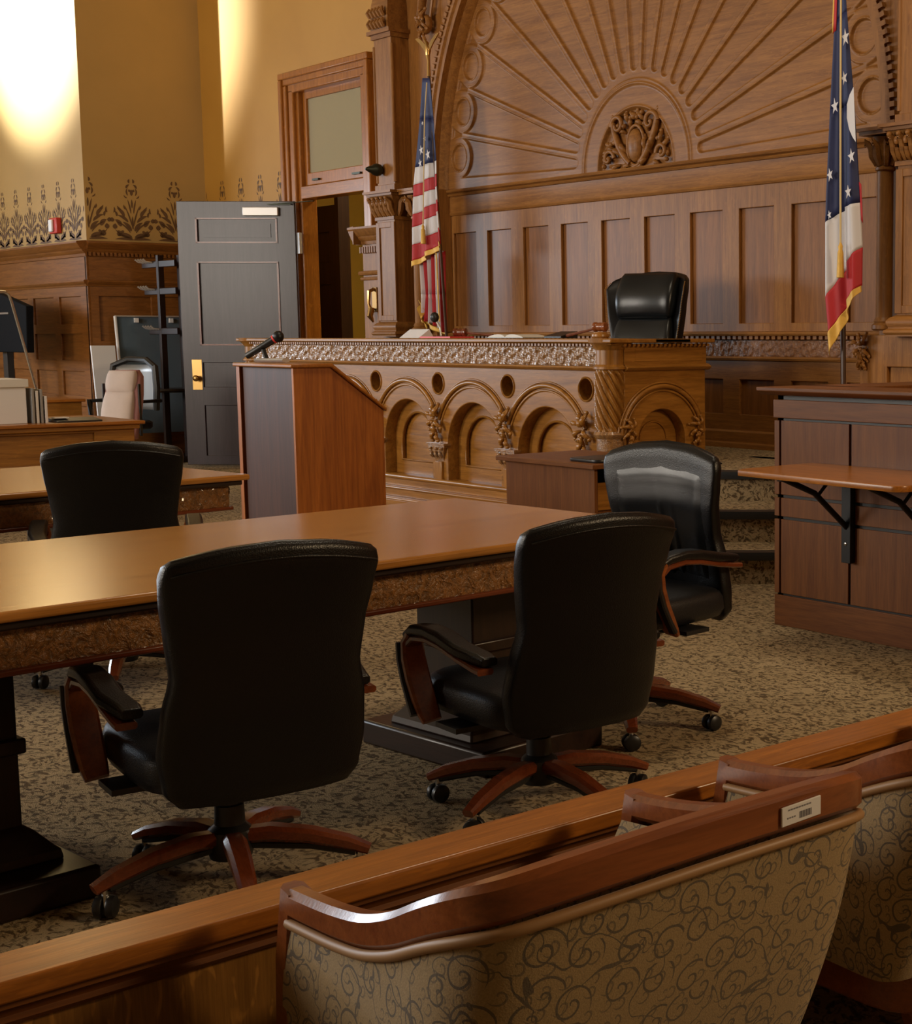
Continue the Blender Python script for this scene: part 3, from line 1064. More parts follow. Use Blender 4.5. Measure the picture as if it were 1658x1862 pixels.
b.lathe([(0.012, side * 0.02), (0.012, side * 0.06), (0.03, side * 0.07), (0.034, side * 0.09), (0.02, side * 0.105)], (LW * 0.88, 0, 0.955), 16, 'y')
struct(b, 'door_knob', M['brass'], dr, sm=60)
b = MB()
b.m = leaf_m
b.lathe([(0.012, -side * 0.02), (0.012, -side * 0.06), (0.03, -side * 0.07), (0.034, -side * 0.09), (0.02, -side * 0.105)], (LW * 0.88, 0, 0.955), 16, 'y')
struct(b, 'door_knob', M['brass'], dr, sm=60)
b = leafbox(MB(), LW * 0.13, LW * 0.43, 2.675, 2.765, side * 0.025, side * 0.075)
struct(b, 'door_closer', M['pewter'], dr, bev=0.006)
b = leafbox(MB(), LW * 0.02, LW * 0.22, 2.79, 2.80, side * 0.045, side * 0.065)
b.m = None
b.bar([(-15.18, 7.62, 2.80), (-14.75, 7.86, 2.82)], 0.03, 0.008)
struct(b, 'closer_arm', M['bronze'], dr, sm=0)
b = MB().box(-15.06, -14.98, 7.80, 7.83, 2.28, 2.50).box(-15.06, -14.98, 7.80, 7.83, 1.0, 1.3)
struct(b, 'hinge', M['pewter'], dr, sm=0)
# inner door standing open in the hall
b = plate(MB(), [rect(-16.75, -15.78, 0.02, 2.9)] + [rect(x0, x1, z0, z1) for x0, x1 in ((-16.5, -16.0),) for z0, z1 in ((2.25, 2.6), (1.0, 2.0), (0.2, 0.8))], ('y', 8.7), 0.03, 0.006)
b.box(-16.75, -15.78, 8.73, 8.76, 0.02, 2.9)
d2 = struct(b, 'door_2', M['door_dark'], sm=30)
struct(MB().box(-15.78, -15.70, 8.66, 8.8, 0, 3.0), 'door_jamb', M['door_dark'], d2, sm=0)
struct(MB().lathe([(0.03, 0), (0.035, 0.02), (0.02, 0.035)], (-16.25, 8.66, 1.62), 12, 'y'), 'door_knocker', M['brass'], d2)

# ================================================================== JUDGE'S PLATFORM AND STEPS
st = thing('carpeted_steps', 'curved carpeted platform steps with black rubber nosings beside the brown witness stand', 'steps', (-7.6, 7.4, 0))
SC = (-7.6, 7.38)


def sector(r, a0=-82, a1=8, n=48):
    return [(SC[0] + r * cos(radians(a0 + (a1 - a0) * k / n)), SC[1] + r * sin(radians(a0 + (a1 - a0) * k / n))) for k in range(n + 1)]


for i, r in enumerate((2.20, 1.79, 1.23)):
    z1 = 0.185 * (i + 1)
    outer = sector(r)
    b = MB().prism([(SC[0], SC[1], z1 - 0.185)] + [(x, y, z1 - 0.185) for x, y in outer], (0, 0, 0.185))
    b.build('step', M['carpet'], st, sm=30)
    L = []
    for (x, y) in outer:
        dx, dy = (x - SC[0]) / r, (y - SC[1]) / r
        L.append([(x + dx * o, y + dy * o, z) for o, z in ((0.002, z1 - 0.045), (0.02, z1 - 0.047), (0.026, z1 - 0.02), (0.022, z1), (0.0, z1 + 0.006), (-0.035, z1 + 0.006), (-0.035, z1 + 0.001), (0.002, z1 - 0.001))])
    MB().loft(L).build('nosing', M['nosing'], st, sm=40)
pf = MB().prism([(-13.0, 6.44, 0), (-7.8, 6.44, 0), (-7.6, 6.44, 0), (-7.6, YB, 0), (-13.0, YB, 0)], (0, 0, 0.555))
pf.prism([(-7.6, 7.3, 0), (-4.9, 7.3, 0), (-4.9, YB, 0), (-7.6, YB, 0)], (0, 0, 0.555))
struct(pf, 'floor', M['carpet'], sm=0)

# ================================================================== JUDGE'S BENCH
bn = thing('judge_bench', 'long honey oak judge bench with carved frieze, round arches and a spiral corner column', 'bench', (-10.4, 6.25, 0))
BY, BX0, BX1 = 6.256, -13.0, -7.86
AC = [-12.19, -11.275, -10.36, -9.445, -8.53]
MX = [-12.648 + 0.9145 * k for k in range(6)]
# front with arched niches and roundels
sp_ = [rect(BX0, BX1, 0.30, 1.2)] + [archhole(x, 0.56, 0.35, 0.31) for x in AC] + [circ(x, 1.045, 0.078) for x in MX[1:]]
plate(MB(), sp_, ('y', BY), 0.13, 0.008).build('arcade_panel', M['bench_x'], bn, sm=30)
b = MB().box(BX0, BX1, BY + 0.13, BY + 0.17, 0.0, 1.33)
b.box(BX0, BX0 + 0.03, BY + 0.13, 7.0, 0, 1.33)
b.build('carcass', M['bench_x'], bn, sm=0)
for x in AC:
    b = plate(MB(), [rect(x - 0.36, x + 0.36, 0.30, 0.93), archhole(x + 0.0, 0.56, 0.245, 0.42)], ('y', BY + 0.10), 0.028, 0.008)
    nb = b.build('niche_panel', M['bench_x'], bn, sm=30)
    c = MB()
    pts = [(x - 0.245, 0.42)] + [(x - 0.245 * cos(pi * k / 24), 0.56 + 0.245 * sin(pi * k / 24)) for k in range(25)] + [(x + 0.245, 0.42)]
    c.tube([(q[0], BY + 0.098, q[1]) for q in pts], 0.009, 6, closed=True)
    c.build('niche_bead', M['bench_x'], nb, sm=60)
    c = MB()
    for rr, tr_, oy in ((0.50, 0.017, -0.008), (0.465, 0.009, -0.002), (0.525, 0.007, 0.0)):
        a0 = math.acos(min(1, 0.452 / rr))
        c.tube([(x + rr * cos(a), BY + oy, 0.56 + rr * sin(a)) for a in [a0 + (pi - 2 * a0) * k / 40 for k in range(41)]], tr_, 8)
    c.build('arch_moulding', M['bench_x'], bn, sm=60)
for x in MX[1:]:
    c = MB().tube([(x + 0.080 * cos(2 * pi * k / 32), BY - 0.001, 1.045 + 0.080 * sin(2 * pi * k / 32)) for k in range(32)], 0.008, 6, closed=True)
    c.build('roundel', M['bench_x'], bn, sm=60)
for i, x in enumerate(MX[1:]):
    c = MB()
    crocket(c, x, BY - 0.03, 0.815, 1.35, i)
    c.build('carved_leaf', M['bench_x'], bn, sm=60)
for x in MX:
    c = MB()
    c.box(x - 0.125, x + 0.125, BY - 0.045, BY + 0.02, 0.575, 0.59).box(x - 0.115, x + 0.115, BY - 0.035, BY + 0.02, 0.56, 0.575)
    L = []
    for t, w_, d in ((0, .055, .0), (0.3, .07, .012), (0.7, .09, .025), (1, .105, .032)):
        z = 0.45 + 0.11 * t
        L.append([(x - w_, BY - d, z), (x + w_, BY - d, z), (x + w_, BY + 0.02, z), (x - w_, BY + 0.02, z)])
    c.loft(L)
    for k in range(3):
        leaf_blob(c, (x - 0.06 + 0.06 * k, BY - 0.02, 0.48), 0.06, 0.016, 1.57, 0.3)
        c.ell((x - 0.075 + 0.075 * k, BY - 0.035, 0.55), (.016, .018, .014), 6, 5)
    cb = c.build('corbel', M['carve_bench'], bn, sm=50)
    d = MB().box(x - 0.05, x + 0.05, BY - 0.022, BY + 0.02, 0.28, 0.45)
    d.build('corbel_post', M['bench_z'], cb, bev=0.006)
# plinth with its projecting ledges
b = MB()
for z0, z1, o in ((0, 0.125, 0.13), (0.125, 0.145, 0.115), (0.145, 0.205, 0.075), (0.205, 0.222, 0.065), (0.222, 0.29, 0.02)):
    b.box(BX0, BX1 + 0.02, BY - o, BY + 0.13, z0, z1)
b.tube([(BX0, BY - 0.02, 0.295), (BX1, BY - 0.02, 0.295)], 0.019, 10)
b.tube([(BX0, BY - 0.075, 0.212), (BX1, BY - 0.075, 0.212)], 0.012, 8)
b.tube([(BX0, BY - 0.125, 0.133), (BX1, BY - 0.125, 0.133)], 0.011, 8)
b.build('plinth', M['bench_x'], bn, sm=40, bev=0.003)
# carved frieze
b = MB()
hfield(b, 1000, 22, lambda u, v: (BX0 + 5.1 * u, BY - 0.03 - 0.012 * scroll_h(5.1 * u, (v - 0.5) * 0.13, 0.19, 0.065), 1.205 + 0.13 * v), None)
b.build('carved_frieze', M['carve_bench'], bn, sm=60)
b = MB().box(BX0, BX1, BY - 0.02, BY + 0.13, 1.2, 1.335)
mould_x(b, BX0, BX1, BY, [(0, 1.17), (0.02, 1.172), (0.035, 1.18), (0.045, 1.19), (0.04, 1.2), (0.03, 1.204), (0, 1.21)])
b.build('frieze_board', M['bench_x'], bn, sm=40)
b = MB()
for k in range(128):
    x = BX0 + 0.1 + 0.039 * k
    b.box(x, x + 0.022, BY - 0.062, BY - 0.03, 1.335, 1.352)
for k in range(20):
    y = BY + 0.04 + 0.039 * k
    b.box(-7.75, -7.715, y, y + 0.022, 1.335, 1.352)
b.build('dentil_band', M['bench_x'], bn, sm=0)
# end (right-hand) side with one arch
SX = -7.76
plate(MB(), [rect(6.33, 7.06, PZ, 1.2), archhole(6.66, 0.70, 0.21, PZ + 0.005)], ('x', SX), 0.10, 0.006).build('side_panel', M['bench_y'], bn, sm=30)
b = MB().box(SX - 0.14, SX - 0.10, 6.33, 7.06, PZ, 1.33).box(SX - 0.12, SX + 0.01, 6.33, 7.06, 1.2, 1.335).box(-8.0, SX - 0.1, 6.33, 7.06, 0.0, PZ + 0.01)
b.build('side_board', M['bench_y'], bn, sm=0)
b = MB()
for rr, t_ in ((0.365, 0.017), (0.335, 0.008), (0.39, 0.007)):
    b.tube([(SX + 0.006, 6.66 + rr * cos(a), 0.70 + rr * sin(a)) for a in [0.12 + (pi - 0.24) * k / 40 for k in range(41)]], t_, 8)
b.tube([(SX - 0.098, 6.66 + 0.12 * cos(a), 0.70 + 0.12 * sin(a)) for a in [pi * k / 24 for k in range(25)]], 0.008, 6)
b.build('arch_moulding', M['bench_y'], bn, sm=60)
b = MB()
mould_y(b, 6.33, 7.08, SX, [(0, 1.17), (0.02, 1.172), (0.04, 1.185), (0.045, 1.195), (0.02, 1.21), (0, 1.215)])
b.box(SX, SX + 0.012, 6.42, 7.02, 1.235, 1.32)
b.build('side_frieze', M['bench_y'], bn, sm=40)
for yy, sd in ((6.36, 3), (6.96, 4)):
    b = MB()
    crocket(b, 0, 0, 0, 0.95, sd)
    b.v = [(SX + 0.02 - y, yy + x, 0.80 + z) for x, y, z in b.v]
    b.build('carved_leaf', M['bench_y'], bn, sm=60)
# counter top
b = MB().box(BX0 - 0.12, -7.70, BY - 0.085, BY + 0.62, 1.358, 1.386).box(-8.3, -7.70, BY + 0.3, 7.1, 1.358, 1.386)
b.box(BX0 - 0.06, -7.73, BY - 0.055, BY + 0.1, 1.345, 1.358)
b.build('counter_top', M['bench_x'], bn, bev=0.008)


def spiral_col(x, y, r=0.098):
    b = MB()
    n, L = 96, []
    for j in range(61):
        z = 0.77 + 0.41 * j / 60
        e = min(1, min(j, 60 - j) / 4)
        L.append([((x + (r + e * 0.015 * cos(13 * (2 * pi * k / n + 2.2 * j / 60))) * cos(2 * pi * k / n)), (y + (r + e * 0.015 * cos(13 * (2 * pi * k / n + 2.2 * j / 60))) * sin(2 * pi * k / n)), z) for k in range(n)])
    b.loft(L)
    sh = b.build('spiral_column', M['bench_z'], bn, sm=70)
    c = MB()
    c.lathe([(r + .03, 0), (r + .03, .12), (r + .02, .14), (r + .01, .2), (r + .0, .30), (r + .01, .50), (r + .012, .55), (r + .024, .565), (r + .024, .585), (r + .004, .60), (r + .004, .72), (r + .02, .735), (r + .024, .75), (r + .01, .77)], (x, y, 0), 32)
    c.build('column_base', M['carve_bench'], sh, sm=40)
    c = MB()
    c.lathe([(r + .008, 1.18), (r + .022, 1.185), (r + .022, 1.2), (r + .002, 1.215), (r + .002, 1.31), (r + .015, 1.325), (r + .028, 1.345), (r + .052, 1.36), (r + .055, 1.388)], (x, y, 0), 32)
    c.build('column_capital', M['bench_z'], sh, sm=40)


spiral_col(-7.86, 6.30)
spiral_col(-12.98, 6.30)

# ================================================================== THINGS ON THE BENCH
TZ = 1.3885
b = MB().prism([(-10.72, 6.42, TZ), (-10.72, 6.56, TZ), (-10.72, 6.52, TZ + 0.07)], (0.29, 0, 0))
tag(b.build('name_plate', M['white'], sm=0), 'blank white wedge shaped card on the judge bench before the striped flag', 'name plate')
t = thing('desk_microphone', 'small black ball microphone on a short stem on the bench beside the white card', 'microphone', (-10.42, 6.62, TZ))
MB().lathe([(0.05, 0), (0.05, 0.012), (0.012, 0.02)], (-10.42, 6.62, TZ), 16).build('base', M['black'], t)
MB().tube([(-10.42, 6.62, TZ + 0.01), (-10.43, 6.62, TZ + 0.08), (-10.45, 6.6, TZ + 0.13)], 0.009, 8).build('stem', M['chrome'], t)
MB().ell((-10.46, 6.59, TZ + 0.165), (0.036, 0.036, 0.042), 16, 12).build('foam_ball', M['black'], t)
tag(MB().box(-10.38, -9.95, 6.40, 6.62, TZ, TZ + 0.012).build('folder', M['red'], sm=0), 'flat red folder lying on the judge bench', 'folder')
t = thing('gavel', 'brown wooden gavel lying on the red folder', 'gavel', (-9.95, 6.6, TZ))
b = MB()
b.m = Matrix.Translation((-10.08, 6.58, TZ + 0.045)) @ Matrix.Rotation(0.5, 4, 'Z')
b.lathe([(0.020, -0.055), (0.032, -0.05), (0.032, -0.03), (0.026, -0.02), (0.030, 0), (0.026, 0.02), (0.032, 0.03), (0.032, 0.05), (0.020, 0.055)], (0, 0, 0), 16, 'x')
b.build('head', M['chairwood'], t)
MB().tube([(-10.07, 6.6, TZ + 0.042), (-9.85, 6.62, TZ + 0.03), (-9.72, 6.64, TZ + 0.02)], [0.009, 0.008, 0.012], 8).build('handle', M['chairwood'], t)
t = thing('open_book', 'open book with white pages lying flat on the judge bench', 'book', (-9.2, 6.5, TZ))
for s in (-1, 1):
    L = []
    for k in range(9):
        q = k / 8
        L.append([(-9.22 + s * 0.22 * q, y, z) for y, z in ((6.40, TZ + 0.004), (6.62, TZ + 0.004), (6.62, TZ + 0.008 + 0.026 * sin(pi * q) ** 0.6 * (1 - .5 * q)), (6.40, TZ + 0.008 + 0.026 * sin(pi * q) ** 0.6 * (1 - .5 * q)))])
    MB().loft(L).build('page_block', M['pagewhite'], t, sm=30)
MB().box(-9.46, -8.98, 6.39, 6.63, TZ, TZ + 0.004).build('cover', M['black'], t, sm=0)
b = MB().prism([(-8.74, 6.40, TZ), (-8.74, 6.55, TZ), (-8.74, 6.55, TZ + 0.05), (-8.74, 6.40, TZ + 0.015)], (0.2, 0, 0))
tag(b.build('desk_phone', M['black'], sm=0, bev=0.004), 'low black desk device on the judge bench left of the sound block', 'phone')
t = thing('sound_block', 'turned wooden sound block on the bench above the spiral column', 'sound block', (-8.12, 6.42, TZ))
MB().lathe([(0.055, 0), (0.062, 0.012), (0.06, 0.026), (0.048, 0.034), (0.046, 0.042)], (-8.12, 6.42, TZ), 24).build('block', M['bench_x'], t)
t = thing('gavel', 'wooden gavel with long handle resting on the sound block', 'gavel', (-8.12, 6.42, TZ + 0.042))
b = MB()
b.m = Matrix.Translation((-8.12, 6.42, TZ + 0.077)) @ Matrix.Rotation(0.35, 4, 'Z')
b.lathe([(0.022, -0.05), (0.033, -0.045), (0.033, -0.028), (0.028, -0.02), (0.031, 0), (0.028, 0.02), (0.033, 0.028), (0.033, 0.045), (0.022, 0.05)], (0, 0, 0), 18, 'x')
b.build('head', M['armwood'], t)
MB().tube([(-8.14, 6.42, TZ + 0.072), (-8.3, 6.43, TZ + 0.048), (-8.52, 6.44, TZ + 0.018)], [0.008, 0.009, 0.012], 8).build('handle', M['chairwood'], t)

# ================================================================== LECTERN
LX, LY = -7.40, 3.79            # corner nearest the camera
lt = thing('lectern', 'tall wooden lectern with sloping top between the far table and the judge bench', 'lectern', (LX - 0.3, LY + 0.25, 0))
prof = [(LY, 0), (LY + 0.53, 0), (LY + 0.53, 0.995), (LY + 0.215, 1.235), (LY, 1.235)]
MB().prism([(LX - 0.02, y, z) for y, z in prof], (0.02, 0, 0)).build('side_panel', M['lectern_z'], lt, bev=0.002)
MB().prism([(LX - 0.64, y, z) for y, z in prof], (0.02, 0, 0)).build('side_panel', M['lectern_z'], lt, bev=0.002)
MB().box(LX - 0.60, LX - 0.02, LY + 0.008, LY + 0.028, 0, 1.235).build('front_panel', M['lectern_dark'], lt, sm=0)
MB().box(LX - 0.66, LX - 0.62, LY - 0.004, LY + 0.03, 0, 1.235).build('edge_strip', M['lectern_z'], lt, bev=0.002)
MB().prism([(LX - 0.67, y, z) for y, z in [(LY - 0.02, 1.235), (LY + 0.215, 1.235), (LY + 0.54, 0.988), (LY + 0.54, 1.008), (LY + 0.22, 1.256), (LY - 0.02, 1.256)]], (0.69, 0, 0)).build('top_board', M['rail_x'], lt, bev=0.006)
MB().box(LX - 0.60, LX - 0.02, LY + 0.1, LY + 0.5, 0.5, 0.52).build('shelf', M['lectern_dark'], lt, sm=0)

t = thing('microphone', 'black handheld microphone tilted in a clip on the lectern top', 'microphone', (LX - 0.40, LY + 0.06, 1.258))
p0, p1 = Vector((LX - 0.47, LY - 0.03, 1.292)), Vector((LX - 0.33, LY + 0.10, 1.405))
d = (p1 - p0)
MB().tube([tuple(p0 + d * q) for q in (0, .03, .5, .8, .82)], [0.015, 0.018, 0.019, 0.022, 0.022], 14).build('body', M['black'], t)
MB().tube([tuple(p0 + d * q) for q in (0.81, .85)], 0.0235, 14).build('band', M['red'], t)
MB().ell(tuple(p0 + d * 0.95), (0.031, 0.031, 0.033), 14, 10).build('grille', M['blacksteel'], t)
MB().tube([(LX - 0.39, LY + 0.03, 1.33), (LX - 0.375, LY + 0.04, 1.275)], 0.013, 8).build('clip', M['black'], t)
MB().tube([(LX - 0.44, LY + 0.02, 1.271), (LX - 0.19, LY + 0.06, 1.273)], 0.012, 8, sx=2.2).build('mount_plate', M['pewter'], t)

# ================================================================== SIDE CABINET WITH BLACK TRAY
cb = thing('side_cabinet', 'low brown cabinet with open side standing before the judge bench', 'cabinet', (-6.4, 4.95, 0))
MB().box(-6.78, -5.93, 4.63, 5.22, 0.735, 0.76).build('top', M['stand_x'], cb, bev=0.003)
for y_ in (4.67, 5.17):
    MB().box(-6.74, -5.97, y_, y_ + 0.02, 0, 0.735).build('side_panel', M['stand_z'], cb, sm=0)
b = MB().box(-6.74, -6.72, 4.69, 5.17, 0, 0.735)
b.build('back_panel', M['stand_z'], cb, sm=0)
for z_s in (0.06, 0.50):
    MB().box(-6.72, -6.0, 4.69, 5.17, z_s, z_s + 0.02).build('shelf', M['stand_z'], cb, sm=0)
MB().box(-5.99, -5.975, 4.695, 5.165, 0.52, 0.66).build('drawer_front', M['bench_y'], cb, sm=0)
tr_ = thing('tray', 'flat black tray lying on the low brown cabinet', 'tray', (-6.05, 4.85, 0.76))
vs, fs = plate_mesh([rrect(-6.10, 4.86, 0.13, 0.17, 0.05)], 0.018, 0.006)
b = MB()
b.add([(x, y, z + 0.76) for x, y, z in vs], fs)
b.build('tray_body', M['black'], tr_, sm=30)

# ================================================================== WITNESS STAND
wt = thing('witness_stand', 'brown veneered witness stand with dark grooves and projecting cap at the right', 'witness stand', (-4.0, 5.6, 0))
WX0, WX1, WY0, WY1 = -5.10, -2.6, 5.09, 6.6
b = MB().box(WX0, WX1, WY0, WY1, 0, 0.15)
b.build('kick_board', M['stand_x'], wt, bev=0.003)
b = MB().box(WX0 + 0.012, WX1 - 0.01, WY0 + 0.012, WY0 + 0.05, 0.15, 1.12).box(WX0 + 0.012, WX0 + 0.05, WY0 + 0.012, WY1 - 0.01, 0.15, 1.12)
b.build('groove_backing', M['black'], wt, sm=0)
for z0, z1 in ((0.16, 0.522), (0.537, 0.627), (0.642, 1.0)):
    for x0, x1 in ((-5.055, -4.615), (-4.60, -4.16), (-4.145, -3.70), (-3.685, -3.24), (-3.225, -2.6)):
        MB().box(x0, x1, WY0, WY0 + 0.018, z0, z1).build('front_panel', M['stand_z'], wt, bev=0.002)
    MB().box(WX0, -5.068, WY0, WY0 + 0.018, z0, z1).build('corner_post', M['stand_z'], wt, bev=0.002)
    MB().box(WX0, WX0 + 0.018, WY0 + 0.02, WY1, z0, z1).build('side_panel', M['stand_z'], wt, bev=0.002)
MB().box(WX0 - 0.005, WX1, WY0 - 0.004, WY1, 1.012, 1.10).build('upper_band', M['stand_x'], wt, bev=0.003)
b = MB().prism([(WX0 - 0.06, y, z) for y, z in [(WY0 - 0.03, 1.122), (WY0 + 0.3, 1.122), (WY0 + 0.3, 1.16), (WY0 - 0.065, 1.16), (WY0 - 0.065, 1.142)]], (WX1 - WX0 + 0.06, 0, 0))
b.box(WX0 - 0.06, WX0 + 0.3, WY0 + 0.25, WY1, 1.13, 1.16)
b.build('cap', M['stand_x'], wt, bev=0.003)

sh = thing('folding_shelf', 'reddish wooden flap shelf on black steel brackets on the witness stand front', 'shelf', (-4.35, 4.85, 0.8))
vs, fs = plate_mesh([[(-4.84, 5.088), (-4.84, 4.62), (-4.80, 4.56)] + [(-3.86 + 0.05 * cos(a), 4.565 + 0.06 * sin(a)) for a in [radians(-90 + 15 * k) for k in range(7)]] + [(-3.80, 5.088)]], 0.026, 0.004)
b = MB()
b.add([(x, y, z + 0.784) for x, y, z in vs], fs)
b.build('shelf_board', M['rail_x'], sh, sm=30)
for x in (-4.60, -4.10, -4.86):
    k = x != -4.86
    if not k:
        MB().box(-4.85, -4.83, 5.06, 5.088, 0.76, 0.783).build('hinge_bolt', M['chrome'], sh, sm=0)
        continue
    b = MB().box(x - 0.028, x + 0.028, 5.055, 5.089, 0.36, 0.783)
    b.bar([(x, 5.07, 0.52), (x - 0.005, 4.85, 0.70), (x - 0.01, 4.66, 0.775)], 0.022, 0.026)
    b.bar([(x, 4.87, 0.69), (x + 0.0, 4.97, 0.775)], 0.014, 0.016)
    b.box(x - 0.014, x + 0.014, 4.62, 5.06, 0.768, 0.784)
    br = b.build('steel_bracket', M['blacksteel'], sh, bev=0.002)
    for z in (0.745, 0.45):
        MB().ell((x, 5.053, z), (0.008, 0.004, 0.008), 8, 6).build('bolt', M['chrome'], br)

# ================================================================== COUNSEL TABLES
tb = thing('counsel_table', 'large light oak counsel table with carved apron in the middle of the room', 'table', (-4.33, 2.0, 0), radians(5.0))


def ltable(t, x0, x1, y0, y1, ped_ys):
    """table in local coordinates of its empty"""
    b = MB().box(x0, x1, y0, y1, 0.745, 0.772)
    b.build('tabletop', M['table_y'], t, bev=0.008, local=True)
    b = MB().box(x0 + 0.025, x1 - 0.025, y0 + 0.025, y1 - 0.025, 0.722, 0.745)
    b.build('edge_moulding', M['dark_y'], t, bev=0.006, local=True)
    b = MB()
    a0, a1, c0, c1 = x0 + 0.07, x1 - 0.07, y0 + 0.07, y1 - 0.07
    rnd = np.random.RandomState(3)

    def face(P, ln):
        hfield(b, int(ln / 0.007), 12, P, None)
    face(lambda u, v: (a1 + 0.006 * scroll_h((c1 - c0) * u, (v - .5) * .1, .17, .05), c0 + (c1 - c0) * u, 0.622 + 0.10 * v), c1 - c0)
    face(lambda u, v: (a0 - 0.006 * scroll_h((c1 - c0) * u, (v - .5) * .1, .17, .05), c1 - (c1 - c0) * u, 0.622 + 0.10 * v), c1 - c0)
    face(lambda u, v: (a0 + (a1 - a0) * u, c0 - 0.006 * scroll_h((a1 - a0) * u, (v - .5) * .1, .17, .05), 0.622 + 0.10 * v), a1 - a0)
    face(lambda u, v: (a1 - (a1 - a0) * u, c1 + 0.006 * scroll_h((a1 - a0) * u, (v - .5) * .1, .17, .05), 0.622 + 0.10 * v), a1 - a0)
    b.build('carved_apron', M['carve_table'], t, sm=60, local=True)
    b = MB()
    for q in ((a0 - .015, a1 + .015, c0 - .015, c0 + .01), (a0 - .015, a1 + .015, c1 - .01, c1 + .015), (a0 - .015, a0 + .01, c0, c1), (a1 - .01, a1 + .015, c0, c1)):
        b.box(*q, 0.607, 0.624)
    b.build('apron_bead', M['chairwood'], t, bev=0.005, local=True)
    for cx, yy in ped_ys:
        b = MB()
        b.box(cx - 0.15, cx + 0.15, yy - 0.15, yy + 0.15, 0.16, 0.70).box(cx - 0.165, cx + 0.165, yy - 0.165, yy + 0.165, 0.36, 0.40)
        b.box(cx - 0.18, cx + 0.18, yy - 0.18, yy + 0.18, 0.63, 0.70)
        L = []
        for o, z in ((0.07, 0.085), (0.065, 0.11), (0.05, 0.125), (0.02, 0.16), (0.0, 0.175)):
            L.append([(cx - 0.15 - o, yy - 0.15 - o, z), (cx + 0.15 + o, yy - 0.15 - o, z), (cx + 0.15 + o, yy + 0.15 + o, z), (cx - 0.15 - o, yy + 0.15 + o, z)])
        b.loft(L)
        pd = b.build('pedestal', M['dark_z'], t, bev=0.006, local=True)
        f = MB().box(cx - 0.33, cx + 0.33, yy - 0.26, yy + 0.26, 0.0, 0.085)
        ft = f.build('foot', M['dark_x'], pd, bev=0.010, local=True)


ltable(tb, -0.57, 0.62, -1.55, 1.275, ((0.19, -0.95), (0.13, 0.83)))
tb2 = thing('counsel_table', 'light oak counsel table with carved apron further back, behind the middle table', 'table', (-6.983, 1.806, 0), radians(7.0))
ltable(tb2, -0.60, 0.60, -1.2, 1.25, ((0.0, -0.6), (0.0, 0.72)))

# ================================================================== RAIL
struct(MB().box(-1.93, 5.8, -6.0, 4.2, 0, 0.17), 'floor', M['carpet'], sm=0)
RL = thing('bar_rail', 'orange oak rail with panelled side crossing the foreground', 'rail', (-2.0, 1.2, 0))
RZ = 0.60
k_n, k_f = 2.42, 2.547
xn, xf = -k_n * (H_EYE - RZ), -k_f * (H_EYE - RZ)
MB().box(xf, xn, -0.6, 3.6, RZ - 0.03, RZ).build('rail_cap', M['rail_y'], RL, bev=0.004)
b = MB()
xi = xn - 0.012
mould_y(b, -0.6, 3.6, xi - 0.02, [(-0.04, RZ - 0.03), (0.022, RZ - 0.03), (0.022, RZ - 0.04), (0.010, RZ - 0.046), (0.006, RZ - 0.056), (0.012, RZ - 0.062), (0.004, RZ - 0.07), (-0.04, RZ - 0.07)])
b.build('under_moulding', M['stand_y'], RL, sm=30)
M['rail_panel'] = wood('speckled_oak_panel', (0.17, 0.075, 0.014), (0.30, 0.14, 0.03), 'z', 0.42, 0.1, k=1.6, fleck=0.55)
MB().box(xf + 0.03, xi - 0.024, -0.6, 3.6, 0.0, RZ - 0.03).build('rail_panel', M['rail_panel'], RL, sm=0)
MB().box(xf + 0.01, xi - 0.005, -0.6, 3.6, 0.0, 0.12).build('rail_plinth', M['rail_y'], RL, bev=0.004)

# ================================================================== OFFICE CHAIRS
def sup(a, b, n=36, e=4.0):
    out = []
    for k in range(n):
        t = 2 * pi * k / n
        c, s = cos(t), sin(t)
        out.append((a * math.copysign(abs(c) ** (2 / e), c), b * math.copysign(abs(s) ** (2 / e), s)))
    return out


def interp(tab, z):
    for (z0, *a), (z1, *b_) in zip(tab, tab[1:]):
        if z <= z1:
            t = (z - z0) / (z1 - z0)
            t = t * t * (3 - 2 * t) * 0.4 + t * 0.6
            return [p + (q - p) * t for p, q in zip(a, b_)]
    return tab[-1][1:]


def caster(mb_w, mb_s, x, y, a):
    for s in (-1, 1):
        c, d = cos(a), sin(a)
        m0 = Matrix.Translation((x, y, 0.029)) @ Matrix.Rotation(a, 4, 'Z')
        mb_w.m = m0
        mb_w.lathe([(0.010, s * 0.004), (0.026, s * 0.005), (0.029, s * 0.010), (0.027, s * 0.022), (0.018, s * 0.027), (0.006, s * 0.027)][::s], (0, 0, 0), 16, 'y')
        mb_w.m = None
    mb_s.tube([(x, y, 0.03), (x, y, 0.085)], 0.008, 8)


